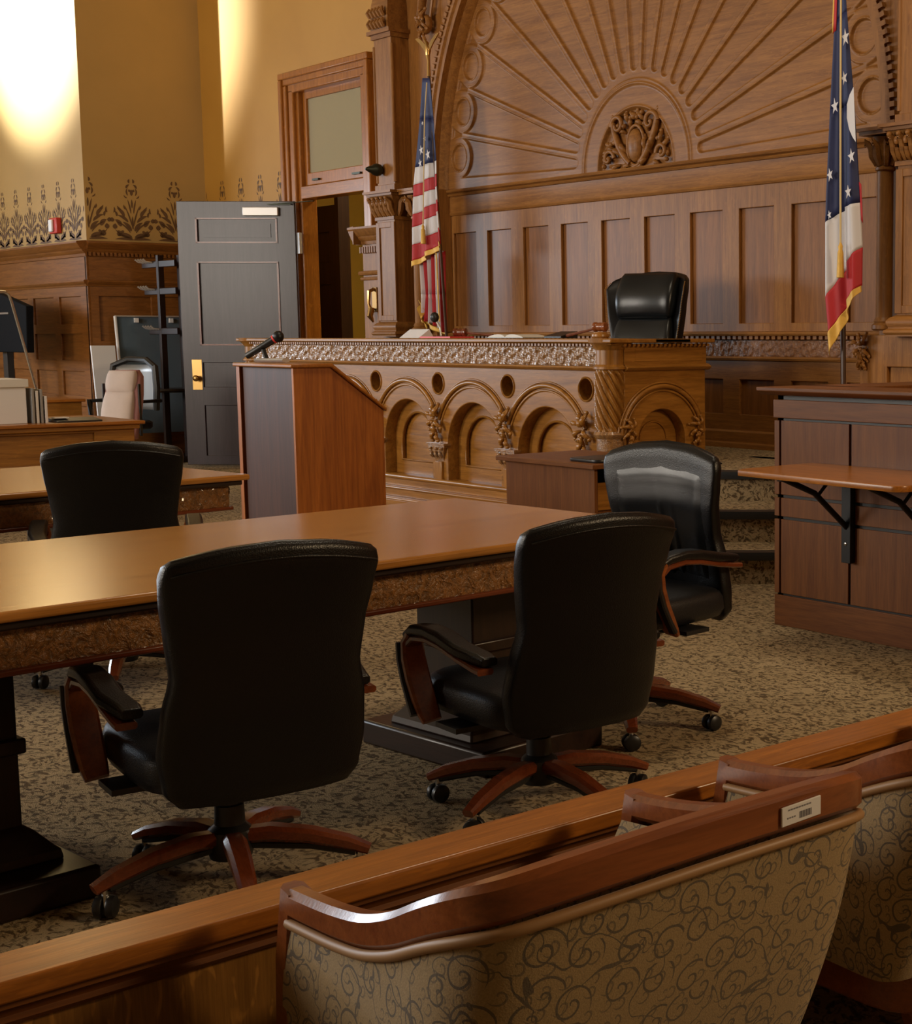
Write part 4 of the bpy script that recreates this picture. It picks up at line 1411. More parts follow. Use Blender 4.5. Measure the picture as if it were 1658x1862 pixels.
def exec_chair(label, loc, fwd, lift=0.0, spin=0.0, tilt=0.0, back=0.0, bo=(0.0, 0.0), ax=0.292):
    """mid-back leather chair; +Y forward; wood arms; five-spoke wooden base"""
    rz = atan2(-fwd[0], fwd[1])
    spin = spin - rz
    t = thing('executive_chair', label, 'chair', loc, rz, 'black leather swivel chairs at the counsel tables')
    z_ = lift
    TL = Matrix.Translation((0, -0.25 - back, 0.36)) @ Matrix.Rotation(tilt, 4, 'X') @ Matrix.Translation((0, 0.25, -0.36))

    def tl(m_):
        m_.v = [tuple(TL @ Vector(q)) for q in m_.v]
        return m_
    tab = [(0.0, .205, -.250, .060), (0.03, .232, -.256, .075), (0.12, .246, -.270, .085), (0.23, .238, -.295, .085), (0.31, .222, -.308, .08), (0.41, .234, -.322, .078), (0.51, .248, -.350, .074), (0.585, .254, -.375, .07), (0.615, .248, -.382, .055), (0.627, .233, -.386, .02)]
    L = []
    NZ_ = 34
    for j in range(NZ_ + 1):
        h = 0.627 * (0.5 - 0.5 * cos(pi * j / NZ_))
        hw, yc_, th = interp(tab, h)
        arch = max(0, (h - 0.35) / 0.262) ** 1.5
        L.append([(x, yc_ + y + 0.045 * (x / 0.25) ** 2, 0.325 + z_ + h - 0.034 * arch * (x / 0.25) ** 2) for x, y in sup(hw, th / 2, 44, 5.0)])
    bk = tl(MB().loft(L)).build('backrest', M['leather'], t, sm=60, local=True)
    s = MB()
    pts = []
    for k in range(25):
        x = -0.238 + 0.476 * k / 24
        pts.append((x, -0.382 - 0.028 + 0.045 * (x / 0.25) ** 2, 0.325 + z_ + 0.590 - 0.034 * (x / 0.25) ** 2))
    s.tube(pts, 0.0035, 6)
    tl(s).build('seam', M['leather'], bk, sm=60, local=True)
    # front cushion with vertical gathers
    c = MB()

    def cush(u, v):
        x = (u - .5) * 2 * 0.205
        h = 0.13 + 0.455 * v
        hw, yc_, th = interp(tab, h)
        arch = max(0, (h - 0.35) / 0.262) ** 1.5
        e = min(1, 7 * min(u, 1 - u, v, 1 - v))
        e = e * e * (3 - 2 * e)
        g = (0.014 * math.exp(-((u - 0.47 - 0.08 * v) / 0.02) ** 2) + 0.008 * math.exp(-((u - 0.36 - 0.06 * v) / 0.015) ** 2) + 0.005 * math.exp(-((u - 0.60 + 0.02 * v) / 0.02) ** 2) * (v < .5) + 0.003 * sin(u * 70) * max(0, .4 - v)) * min(1, 4 * v + .3) * max(0, 1 - 1.1 * v)
        return (x * (hw / .245) * 1.08, yc_ + th / 2 + 0.045 * (x / 0.25) ** 2 + (0.014 + g) * e - 0.007, 0.325 + z_ + h - 0.034 * arch * (x / .25) ** 2)
    c.grid(cush, 50, 26)
    tl(c).build('back_cushion', M['leather_gloss'], bk, sm=70, local=True)
    L = []
    for z, q in ((0.325, .86), (0.335, .95), (0.36, 1.0), (0.405, 1.0), (0.425, .97), (0.437, .88), (0.443, .6)):
        L.append([(x, y + 0.035, z + z_ + 0.0) for x, y in sup(0.25 * q, 0.265 * q, 40, 5.0)])
    MB().loft(L).build('seat', M['seatfab'], t, sm=60, local=True)
    b = MB().box(-0.11, 0.11, -0.12, 0.13, 0.275 + z_, 0.326 + z_)
    b.build('tilt_mechanism', M['black'], t, bev=0.01, local=True)
    b = MB().lathe([(0.052, 0.078), (0.058, 0.10), (0.055, 0.15), (0.038, 0.165), (0.036, 0.215), (0.030, 0.218), (0.028, 0.28 + z_)], (bo[0], bo[1], 0), 20)
    b.build('gas_lift', M['black'], t, sm=40, local=True)
    for sx in (-1, 1):
        x = sx * ax
        P = [(-.205, .545), (-.17, .548), (-.08, .562), (.02, .583), (.10, .590), (.18, .582), (.235, .558)]
        b = MB().bar([(x * (1 - 0.05 * (k < 2)), p[0], p[1] + z_) for k, p in enumerate(P)], [.05, .06, .066, .068, .066, .060, .045], [.025, .034, .036, .036, .034, .03, .018])
        pad = b.build('armrest', M['leather'], t, bev=0.004, local=True)
        b = MB().bar([(x, p[0], p[1] - 0.026 + z_) for p in P[:6]] + [(x, .215, .545 - 0.012 + z_)], .05, .018)
        b.build('arm_underside', M['chairwood'], pad, sm=40, local=True)
        Q = [(.20, .570), (.225, .54), (.222, .49), (.200, .43), (.170, .375), (.145, .335), (.13, .315)]
        b = MB().bar([(x - sx * 0.012 * k / 6, q[0], q[1] + z_) for k, q in enumerate(Q)], [.055, .066, .072, .074, .072, .066, .058], [.02, .026, .03, .03, .03, .026, .02], up=(0, 1, 0.3))
        b.build('arm_post', M['armwood'], pad, sm=40, local=True)
        b = MB().bar([(x + sx * 0.022, q[0] + 0.022, q[1] + z_ - 0.005) for q in Q[1:6]], .03, .02, up=(0, 1, 0.3))
        b.build('post_cover', M['black'], pad, sm=40, local=True)
        b = MB().box(sx * 0.10, sx * 0.285, -0.02, 0.10, 0.305 + z_, 0.32 + z_)
        b.build('arm_bracket', M['black'], pad, sm=0, local=True)
    for k in range(5):
        a = spin + 2 * pi * k / 5
        b = MB().bar([(bo[0] + r * cos(a), bo[1] + r * sin(a), z) for r, z in ((.035, .132), (.10, .136), (.20, .124), (.29, .100), (.345, .078))], [.052, .056, .052, .046, .036], [.038, .042, .038, .034, .024])
        lg = b.build('leg', M['chairwood'], t, sm=40, local=True)
        b = MB().bar([(bo[0] + r * cos(a), bo[1] + r * sin(a), z) for r, z in ((.05, .108), (.20, .098), (.31, .075))], .03, .02)
        b.build('leg_channel', M['black'], lg, sm=0, local=True)
        wmb, smb = MB(), MB()
        caster(wmb, smb, bo[0] + .318 * cos(a), bo[1] + .318 * sin(a), a + 0.9 + k)
        cw = wmb.build('caster', M['black'], t, sm=40, local=True)
        smb.build('caster_stem', M['chrome'], cw, local=True)
    return t


fA = Vector((-.985, .11, 0)).normalized()
exec_chair('black leather swivel chair seen from behind, at the front left of the middle table', (-3.60, 1.625, 0), fA, -0.012, radians(-90), 0, 0.045)
fB = Vector((-.995, .07, 0)).normalized()
exec_chair('black leather swivel chair seen from behind, nearer the witness stand, with cherry wood base', (-3.57, 2.57, 0), fB, -0.03, radians(-143))
fC = Vector((.12, -.99, 0)).normalized()
xc = exec_chair('black leather swivel chair turned to show its creased front, before the carpeted steps', (-4.15, 3.45, 0), fC, 0.06, radians(37), radians(-21), 0, (0.0, 0.115), 0.262)
xc.scale = (1.10, 1.0, 1.0)
fD = Vector((-.93, .37, 0)).normalized()
exec_chair('black leather swivel chair between the two counsel tables, raised high', (-6.15, 2.36, 0), fD, 0.055, radians(-100))

# ---- judge's high-back chair on the platform
J = Vector((-8.58, 7.09, 0.558))
jc = thing('judge_chair', 'high black leather chair with rolled headrest and brass nail trim behind the judge bench', 'chair', J, radians(180 + 14))
jc.scale = (1.12, 1.05, 1.03)
tabj = [(0.0, .22, -.20, .10), (0.08, .25, -.21, .13), (0.35, .27, -.24, .13), (0.6, .305, -.28, .12), (0.76, .32, -.31, .11), (0.84, .30, -.33, .09), (0.87, .26, -.335, .04)]
L = []
for j in range(31):
    h = 0.87 * (0.5 - 0.5 * cos(pi * j / 30))
    hw, yc_, th = interp(tabj, h)
    arch = max(0, (h - 0.6) / 0.27) ** 2
    L.append([(x, yc_ + y + 0.12 * abs(x / 0.3) ** 3, 0.42 + h - 0.05 * arch * (x / 0.3) ** 2) for x, y in sup(hw, th / 2, 48, 4.5)])
jb = MB().loft(L).build('backrest', M['leather'], jc, sm=60, local=True)


def pillow(mb, z0, z1, hw, yc0, yc1, th):
    L_ = []
    for j in range(17):
        q = j / 16
        s = sin(pi * (0.04 + 0.92 * q)) ** 0.45
        z = z0 + (z1 - z0) * q
        L_.append([(x, yc0 + (yc1 - yc0) * q + y + 0.05 * (x / .25) ** 2, z) for x, y in sup(hw * (0.8 + 0.2 * s), th * s, 40, 3.2)])
    mb.loft(L_)


b = MB()
pillow(b, 0.95, 1.275, 0.235, -0.17, -0.25, 0.10)
b.build('headrest', M['leather_gloss'], jb, sm=70, local=True)
b = MB()
pillow(b, 0.50, 0.955, 0.235, -0.12, -0.18, 0.09)
b.build('back_cushion', M['leather_gloss'], jb, sm=70, local=True)
for s in (-1, 1):
    nails = MB()
    for k in range(60):
        h = 0.10 + 0.72 * k / 59
        hw, yc_, th = interp(tabj, h)
        arch = max(0, (h - 0.6) / 0.27) ** 2
        nails.ell((s * (hw + 0.001), yc_ + 0.12 * (hw / .3) ** 3 + th * 0.3, 0.42 + h - 0.05 * arch * (hw / .3) ** 2), (.005, .005, .005), 6, 4)
    nails.build('nail_trim', M['brass'], jb, local=True)
b = MB()
L = []
for z, q in ((0.36, .9), (0.38, 1.0), (0.47, 1.0), (0.50, .93), (0.51, .7)):
    L.append([(x, y + 0.06, z) for x, y in sup(0.27 * q, 0.28 * q, 36, 5)])
b.loft(L)
b.build('seat', M['seatfab'], jc, sm=60, local=True)
for sx in (-1, 1):
    b = MB().bar([(sx * .31, y, z) for y, z in ((-.2, .62), (-.1, .635), (.15, .64), (.24, .61), (.26, .52), (.18, .40))], .07, .045)
    b.build('armrest', M['leather'], jc, sm=50, local=True)
MB().lathe([(0.05, 0.07), (0.05, 0.14), (0.03, 0.16), (0.03, 0.37)], (0, 0, 0), 16).build('gas_lift', M['black'], jc, local=True)
for k in range(5):
    a = 2 * pi * k / 5
    MB().bar([(r * cos(a), r * sin(a), z) for r, z in ((.03, .12), (.2, .10), (.32, .07))], .05, .035).build('leg', M['chairwood'], jc, local=True)
    wmb, smb = MB(), MB()
    caster(wmb, smb, .3 * cos(a), .3 * sin(a), a)
    wmb.build('caster', M['black'], jc, local=True)

# ================================================================== UPHOLSTERED JURY CHAIRS
m, nt, bs = new_mat('olive_damask_with_scrolls')
tc = nt.nodes.new('ShaderNodeTexCoord')
UVV = tc.outputs['UV']
wn_ = nt.nodes.new('ShaderNodeTexNoise')
wn_.inputs['Scale'].default_value = 14
nt.links.new(UVV, wn_.inputs['Vector'])
va = nt.nodes.new('ShaderNodeVectorMath')
va.operation = 'MULTIPLY_ADD'
nt.links.new(wn_.outputs['Color'], va.inputs[0])
va.inputs[1].default_value = (0.014, 0.014, 0)
nt.links.new(UVV, va.inputs[2])


def spirals(scale, turns, width, rmax):
    vo = nt.nodes.new('ShaderNodeTexVoronoi')
    vo.voronoi_dimensions = '2D'
    vo.inputs['Scale'].default_value = scale
    vo.inputs['Randomness'].default_value = 0.75
    nt.links.new(va.outputs[0], vo.inputs['Vector'])
    sb = nt.nodes.new('ShaderNodeVectorMath')
    sb.operation = 'SUBTRACT'
    nt.links.new(va.outputs[0], sb.inputs[0])
    nt.links.new(vo.outputs['Position'], sb.inputs[1])
    sx = nt.nodes.new('ShaderNodeSeparateXYZ')
    nt.links.new(sb.outputs[0], sx.inputs[0])
    ang = mathn(nt, 'ARCTAN2', sx.outputs[1], sx.outputs[0])
    r = mathn(nt, 'MULTIPLY', vo.outputs['Distance'], 1.0)
    ph = mathn(nt, 'ADD', mathn(nt, 'DIVIDE', ang, 2 * pi), mathn(nt, 'MULTIPLY', r, turns))
    fr = mathn(nt, 'FRACT', mathn(nt, 'ADD', ph, 10))
    dd = mathn(nt, 'ABSOLUTE', mathn(nt, 'SUBTRACT', fr, 0.5))
    line = mathn(nt, 'LESS_THAN', dd, width)
    return mathn(nt, 'MULTIPLY', line, mathn(nt, 'LESS_THAN', r, rmax))


l1 = spirals(17, 2.9, 0.085, 0.52)
l2 = spirals(34, 2.0, 0.10, 0.42)
vn = noise(nt, UVV, 11, 2, 0.4, 0.8)
vine = mathn(nt, 'LESS_THAN', mathn(nt, 'ABSOLUTE', mathn(nt, 'SUBTRACT', vn, 0.5)), 0.007)
lines = mathn(nt, 'MAXIMUM', mathn(nt, 'MAXIMUM', l1, mathn(nt, 'MULTIPLY', l2, 0.7)), vine)
wv = noise(nt, objco(nt, (1, 1, 1)), 420, 2)
cb_ = mix(nt, 0.5, (0.36, 0.25, 0.115), ramp(nt, wv, [(0.3, (0.6, 0.6, 0.6)), (0.7, (1.2, 1.2, 1.2))]), 'MULTIPLY')
nt.links.new(mix(nt, mathn(nt, 'MULTIPLY', lines, 0.8), cb_, (0.06, 0.05, 0.042)), bs.inputs['Base Color'])
bs.inputs['Roughness'].default_value = 0.8
bs.inputs['Sheen Weight'].default_value = 0.15
bump(nt, bs, wv, 0.25, 0.002)
M['damask'] = m


JZ = 0.172


def jury_chair(label, loc, rz):
    """+X is the back, -X the front (towards the rail); origin on the floor in the middle of the seat"""
    t = thing('jury_chair', label, 'chair', loc, rz, 'upholstered barrel chairs by the rail')
    # U-shaped plan: two arms rising into square back corners
    half = [(-.24, -.30, .66), (-.17, -.302, .665), (-.10, -.306, .673), (-.02, -.312, .688), (.06, -.318, .715), (.13, -.322, .748), (.19, -.318, .775), (.232, -.295, .792), (.252, -.24, .802), (.262, -.14, .808), (.266, 0.0, .811)]
    full = half + [(x, -y, z) for x, y, z in half[-2::-1]]
    P = [Vector(q) for q in full]
    # smooth (Catmull-Rom)
    out = []
    for i in range(len(P) - 1):
        p0, p1, p2, p3 = P[max(i - 1, 0)], P[i], P[i + 1], P[min(i + 2, len(P) - 1)]
        for k in range(4):
            s = k / 4
            out.append(0.5 * ((2 * p1) + (-p0 + p2) * s + (2 * p0 - 5 * p1 + 4 * p2 - p3) * s * s + (-p0 + 3 * p1 - 3 * p2 + p3) * s ** 3))
    out.append(P[-1])
    n = len(out)
    b = MB()
    b.bar([tuple(q - Vector((0, 0, 0.024))) for q in out], .034, [.042 + 0.012 * sin(pi * i / (n - 1)) ** 2 for i in range(n)])
    rl = b.build('top_rail', M['armwood'], t, sm=40, local=True)
    nrm = []
    for i in range(n):
        d = (out[min(i + 1, n - 1)] - out[max(i - 1, 0)])
        nrm.append(Vector((d.y, -d.x, 0)).normalized())
    b = MB()
    b.tube([tuple(out[i] + nrm[i] * 0.014 - Vector((0, 0, 0.050 + 0.012 * sin(pi * i / (n - 1)) ** 2))) for i in range(n)], 0.0075, 8)
    b.build('piping', M['cord2'], t, sm=60, local=True)
    # front posts
    for s in (0, -1):
        q = out[s]
        MB().bar([(q.x + dx, q.y * k_, z) for dx, k_, z in ((-.002, 1.0, .655), (-.022, 1.0, .55), (-.036, .985, .40), (-.03, .97, .24), (-.01, .95, JZ))], [.034, .034, .036, .038, .028], [.04, .044, .05, .05, .03], up=(1, 0, 0)).build('front_post', M['armwood'], t, sm=40, local=True)
    # upholstered shell, outside and inside
    for nm, off, zt, matn in (('outer_back', 0.012, 0.050, 'damask'), ('inner_back', -0.035, 0.040, 'damask')):
        rows = 14
        vs, uv = [], []
        for j in range(rows + 1):
            v = j / rows
            s_len = 0
            for i in range(n):
                top = out[i] + nrm[i] * off - Vector((0, 0, zt + 0.012 * sin(pi * i / (n - 1)) ** 2))
                zb = 0.36
                front = max(0, min(1, (-out[i].x) / 0.24))
                back = max(0, (out[i].x + 0.1) / 0.34)
                bot = Vector((out[i].x * (1 - 0.46 * back) - 0.045 * front, out[i].y * (0.93 - 0.04 * back), zb)) + nrm[i] * off
                bulge = 0.014 * sin(pi * v) * (1 if off > 0 else -0.5)
                p = top.lerp(bot, v) + nrm[i] * bulge
                if off < 0:
                    p = top.lerp(bot, v) + nrm[i] * (-0.03 * sin(pi * v))
                vs.append(tuple(p))
                if i:
                    s_len += (out[i] - out[i - 1]).length
                uv.append((s_len, p.z))
        fs = [(j * n + i, (j + 1) * n + i, (j + 1) * n + i + 1, j * n + i + 1) for j in range(rows) for i in range(n - 1)]
        b = MB()
        b.add(vs, fs)
        o = b.build(nm, M[matn], t, sm=80, local=True)
        ul = o.data.uv_layers.new(name='UVMap')
        vi = [0] * len(o.data.loops)
        o.data.loops.foreach_get('vertex_index', vi)
        ul.data.foreach_set('uv', [c for q in vi for c in uv[q]])
    # seat, frame, rear legs
    b = MB()
    L = []
    for z, q in ((.36, .93), (.375, 1.0), (.50, 1.0), (.525, .94), (.535, .75)):
        L.append([(x - 0.06, y, z) for x, y in sup(0.21 * q, 0.245 * q, 36, 4)])
    b.loft(L).build('seat_cushion', M['damask'], t, sm=60, local=True)
    b = MB().prism([(x - .06, y, .285) for x, y in sup(.215, .265, 28, 5)], (0, 0, .08))
    b.build('seat_frame', M['armwood'], t, bev=0.006, local=True)
    for s in (-1, 1):
        MB().bar([(.09, s * .20, .30), (.12, s * .205, .24), (.15, s * .215, JZ)], [.04, .036, .028], [.04, .036, .028], up=(1, 0, 0)).build('rear_leg', M['armwood'], t, sm=40, local=True)
    for o in t.children:
        o.data.transform(Matrix.Translation((0, 0, -JZ)))
    return t, [q - Vector((0, 0, JZ)) for q in out], nrm


M['cord2'] = plain('tan_piping', (0.36, 0.20, 0.085), 0.5)
E1, outp, nrmp = jury_chair('olive damask jury chair with wooden top rail and white label, nearest the camera', (-1.60, 1.22, JZ), 0)
E2 = dup(E1, 'olive damask jury chair at the right edge, partly hidden behind the labelled one', (-1.63, 2.06, JZ), radians(-1))
# white inventory label on the back of the top rail
q, nn = outp[44], nrmp[44]
b = MB()
b.m = Matrix.Translation(q + nn * 0.0175 - Vector((0, 0, 0.026))) @ Matrix.Rotation(atan2(nn.y, nn.x), 4, 'Z')
b.box(0, 0.003, -0.034, 0.044, -0.013, 0.013)
lab = b.build('inventory_label', M['white'], E1, bev=0.001, local=True)
b2 = MB()
b2.m = b.m
M['ink'] = plain('grey_ink', (0.20, 0.20, 0.23), 0.6)
for k in range(14):
    y = 0.000 + 0.0018 * k
    b2.box(0.003, 0.0033, y, y + (0.0012 if k % 3 else 0.0006), -0.008, 0.001)
for k in range(9):
    b2.box(0.003, 0.0033, -0.022 + 0.0052 * k, -0.022 + 0.0052 * k + 0.0040, 0.0065, 0.0085)
for k in range(4):
    b2.box(0.003, 0.0033, -0.024 + 0.0045 * k, -0.024 + 0.0045 * k + 0.003, -0.004, -0.002)
o = b2.build('label_print', M['ink'], lab, sm=0, local=True)
o['kind'] = 'stuff'


# ================================================================== FLAGS
CF = Vector((-sin(YAW) * cos(PITCH), cos(YAW) * cos(PITCH), -sin(PITCH)))
CR = Vector((cos(YAW), sin(YAW), 0))
CU = CR.cross(CF)


def at(px, py, Y):
    """point of the plane y = Y (the depth at which the thing stands) seen at this place of the photograph"""
    d = CF + CR * ((px - 1396.5) / FPX) - CU * ((py - 931) / FPX)
    k = Y / d.y
    return Vector((d.x * k, Y, H_EYE + d.z * k))


def cloth_band(parent, name, mat, T, B_, fold, nu=40, nv=8, dy=0.0):
    """cloth between two edges T, B_ given as lists of points (same count); fold(u, p) -> y offset"""
    def lerp(lst, u):
        q_ = u * (len(lst) - 1)
        i = min(int(q_), len(lst) - 2)
        return lst[i].lerp(lst[i + 1], q_ - i)
    b = MB()

    def fn(u, v):
        p = lerp(T, u).lerp(lerp(B_, u), v)
        return (p.x, p.y + fold(u, p) + dy, p.z)
    b.grid(fn, nu, nv)
    return b.build(name, mat, parent, sm=80, solid=0.003)


def cloth_mat(name, col):
    return plain(name, col, 0.62, bmp=0.15, bscale=600)


M['navy'] = cloth_mat('navy_cloth', (0.012, 0.020, 0.085))
M['cred'] = cloth_mat('red_cloth', (0.42, 0.012, 0.018))
M['cwhite'] = cloth_mat('white_cloth', (0.62, 0.60, 0.62))
M['pole'] = plain('pole_wood', (0.05, 0.02, 0.01), 0.3, coat=0.4)


def star(mb, c, r, rot=0.0, squash=0.8):
    pts = []
    for k in range(10):
        a = rot + pi / 2 + k * pi / 5
        rr = r if k % 2 == 0 else r * 0.4
        pts.append((c.x + rr * cos(a) * squash, c.y, c.z + rr * sin(a)))
    mb.prism(pts, (0, -0.002, 0))


def stand(t, x, y, z0=PZ):
    MB().lathe([(0.15, 0), (0.15, 0.02), (0.10, 0.045), (0.03, 0.08), (0.025, 0.16)], (x, y, z0), 24).build('floor_stand', M['brass'], t)


# --- striped national flag
FY1 = 7.35
uf = thing('national_flag', 'stars and stripes flag with gold fringe hanging from its pole by the left pier', 'flag', (-11.5, FY1, PZ))
A = lambda px, py: at(px, py, FY1)


def foldU(u, p):
    k = max(0, min(1, (3.6 - p.z) / 1.0))
    return -0.026 * k * (sin(u * 13.0 + 0.8) + 0.35 * sin(u * 27 + p.z * 3))


rows = [((768, 142), (781, 142)), ((764, 215), (789, 215)), ((758, 305), (795, 292)), ((756, 337), (796, 316)), ((756, 359), (797, 339)), ((755, 391), (799, 363)), ((754, 415), (800, 384)), ((754, 447), (803, 414)), ((753, 477), (805, 439)), ((753, 487), (806, 448))]
mats = ['navy', 'navy', 'cwhite', 'cred', 'cwhite', 'cred', 'cwhite', 'cred', 'gold']
names = ['canton', 'canton', 'stripe', 'stripe', 'stripe', 'stripe', 'stripe', 'stripe', 'fringe']
for k in range(9):
    (a, b_), (c, d) = rows[k], rows[k + 1]
    cloth_band(uf, names[k], M[mats[k]], [A(*a), A(*b_)], [A(*c), A(*d)], foldU, dy=-0.008 if k == 8 else 0)
b = MB()
for px, py, r in ((778, 281, .05), (766, 273, .045), (764, 297, .04), (772, 252, .03), (768, 224, .02)):
    c = at(px, py, FY1 - 0.05)
    star(b, c, r, 0.2, 0.75)
    o = b.build('star', M['cwhite'], uf, sm=0)
    b = MB()
back_foldU = lambda u, p: 0.03 * sin(u * 9) + 0.05
tops = [755, 761, 768, 776, 784, 789, 793, 796]
mids = [757, 762, 769, 777, 786, 791, 795, 797]
bots = [760, 764, 771, 778, 789, 794, 798, 800]
cols = ['cwhite', 'cred', 'cwhite', 'cwhite', 'cwhite', 'cred', 'cred']
cols = ['cwhite', 'cred', 'cwhite', 'cred', 'cwhite', 'cwhite', 'cred']
for k in range(7):
    T_ = [A(tops[k], 465), A(tops[k + 1], 455)]
    m1 = [A(mids[k] + (5 if k in (1, 2) else 0), 535), A(mids[k + 1] + (5 if k + 1 in (1, 2) else 0), 535)]
    B_ = [A(bots[k], 578 + k * 4), A(bots[k + 1], 582 + k * 4)]
    cloth_band(uf, 'stripe', M[cols[k]], T_, m1, back_foldU, 8, 6, 0.0)
    cloth_band(uf, 'stripe', M[cols[k]], m1, B_, back_foldU, 8, 6, 0.0)
cloth_band(uf, 'fringe', M['gold'], [A(755, 545), A(760, 577)], [A(763, 560), A(768, 600)], back_foldU, 8, 4, -0.02)
cloth_band(uf, 'fringe', M['gold'], [A(760, 576), A(804, 604)], [A(761, 586), A(805, 612)], back_foldU, 20, 4, -0.02)
pt, pb = A(776, 134), Vector((-11.47, FY1 + 0.03, PZ + 0.1))
pt.y = FY1 + 0.02
MB().tube([tuple(pb), tuple(pb.lerp(pt, 0.5)), tuple(pt)], 0.013, 10).build('pole', M['pole'], uf)
stand(uf, pb.x, pb.y, 0.558)
b = MB().tube([(pt.x, pt.y, pt.z - 0.02), (pt.x, pt.y, pt.z + 0.11), (pt.x - 0.01, pt.y, pt.z + 0.16)], [0.018, 0.013, 0.02], 10)
eg = b.build('finial_socket', M['brass'], uf)
b = MB()
ec = Vector((pt.x - 0.01, pt.y, pt.z + 0.20))
b.tube([(ec.x, ec.y, ec.z - 0.06), (ec.x + 0.005, ec.y, ec.z), (ec.x - 0.015, ec.y, ec.z + 0.07), (ec.x - 0.035, ec.y - 0.01, ec.z + 0.10)], [.014, .028, .018, .007], 10)
for s in (-1, 1):
    L = []
    for k in range(8):
        q = k / 7
        x = ec.x + s * (0.015 + 0.17 * q)
        z = ec.z + 0.02 + 0.085 * sin(q * 1.6) + 0.02 * q
        w_ = 0.045 * (1 - q) ** 0.6 + 0.004
        L.append([(x, ec.y - 0.006, z - w_), (x, ec.y + 0.006, z - w_), (x, ec.y + 0.004, z + w_ * .4), (x, ec.y - 0.004, z + w_ * .4)])
    b.loft(L)
b.build('eagle', M['brass'], eg, sm=50)
cord = [at(x, y, FY1 - 0.065) for x, y in ((776, 150), (772, 210), (771, 270), (770, 350), (769, 415))]
MB().tube([tuple(q) for q in cord], 0.006, 6).build('cord', M['cord'], uf)
e = at(769, 412, FY1 - 0.065)
MB().lathe([(0.004, 0.02), (0.014, 0.0), (0.012, -0.02), (0.018, -0.03), (0.024, -0.15), (0.004, -0.155)], (e.x, e.y, e.z), 12).build('tassel', M['gold'], uf)
e2 = A(796, 470)
MB().tube([(A(x, y).x, FY1 - 0.0, A(x, y).z) for x, y in ((793, 460), (796, 520), (799, 585))], 0.007, 6).build('cord', M['gold'], uf)

# --- state flag at the right
FY2 = 7.30
of = thing('state_flag', 'navy, white and red starred state flag with gold fringe standing at the right', 'flag', (-6.67, FY2, PZ))
A2 = lambda px, py: at(px, py, FY2)


def foldO(u, p):
    k = max(0.15, min(1, (3.7 - p.z) / 1.4))
    return -0.03 * k * (sin(u * 9.5 + 0.5) + 0.3 * sin(u * 23))


rows = [((1523, -70), (1533, -70)), ((1518, 40), (1539, 20)), ((1511, 200), (1551, 190)), ((1504, 408), (1560, 368)), ((1504, 546), (1564, 449)), ((1510, 612), (1563, 519)), ((1513, 648), (1564, 530))]
mats = ['navy', 'navy', 'navy', 'cwhite', 'cred', 'gold']
names = ['blue_field', 'blue_field', 'blue_field', 'white_band', 'red_band', 'fringe']
for k in range(6):
    (a, b_), (c, d) = rows[k], rows[k + 1]
    mid = [A2((a[0] + b_[0]) / 2, (a[1] * .45 + b_[1] * .55) + (0 if k < 3 else -6)), A2((c[0] + d[0]) / 2, (c[1] * .45 + d[1] * .55) + (0 if k < 2 else -6))]
    cloth_band(of, names[k], M[mats[k]], [A2(*a), mid[0], A2(*b_)], [A2(*c), mid[1], A2(*d)], foldO, 48, 12, -0.01 if k == 5 else 0)
sl = lambda u, p: 0.04
cloth_band(of, 'red_band', M['cred'], [A2(1503, 370), A2(1507, 370)], [A2(1497, 465), A2(1506, 455)], sl, 4, 6)
cloth_band(of, 'white_band', M['cwhite'], [A2(1497, 465), A2(1506, 455)], [A2(1495, 508), A2(1506, 505)], sl, 4, 6)
cloth_band(of, 'fringe', M['gold'], [A2(1495, 508), A2(1506, 504)], [A2(1497, 517), A2(1506, 514)], sl, 4, 2)
cloth_band(of, 'red_band', M['cred'], [A2(1521, -70), A2(1526, -70)], [A2(1516, 62), A2(1522, 55)], lambda u, p: -0.01, 4, 6)
cloth_band(of, 'fringe', M['gold'], [A2(1519, -70), A2(1522, -70)], [A2(1515, 60), A2(1517, 60)], lambda u, p: -0.012, 4, 6)
cloth_band(of, 'red_band', M['cred'], [A2(1558, 330), A2(1562, 335)], [A2(1562, 400), A2(1565, 405)], lambda u, p: 0.02, 4, 6)
for px, py, r, rot in ((1537, 68, .062, .1), (1535, 142, .05, .3), (1518, 193, .058, .15), (1548, 284, .055, .2), (1509, 318, .05, .3), (1542, 349, .05, .1), (1508, 391, .034, .3)):
    c = at(px, py, FY2 - 0.045)
    b = MB()
    star(b, c, r * 0.92, rot, 0.62)
    b.build('star', M['cwhite'], of, sm=0)
pts = [(1552, 158), (1545, 172), (1540, 190), (1540, 215), (1544, 235), (1550, 249), (1556, 258), (1554, 205)]
b = MB().prism([tuple(at(q[0], q[1], FY2 - 0.042)) for q in pts], (0, -0.002, 0))
b.build('white_disc', M['cwhite'], of, sm=0)
MB().tube([(A2(1530, -60).x - 0.075, FY2 + 0.08, 3.95), (-6.74, FY2 + 0.08, PZ + 0.1)], 0.019, 10).build('pole', M['pole'], of)
stand(of, -6.74, FY2 + 0.08, 0.564)
MB().tube([tuple(at(x, y, FY2 - 0.06)) for x, y in ((1529, -60), (1528, 200), (1528, 450))], 0.007, 6).build('cord', M['cord'], of)
e = at(1528, 448, FY2 - 0.06)
MB().lathe([(0.004, 0.03), (0.016, 0.0), (0.013, -0.02), (0.02, -0.04), (0.026, -0.20), (0.004, -0.205)], (e.x, e.y, e.z), 12).build('tassel', M['gold'], of)

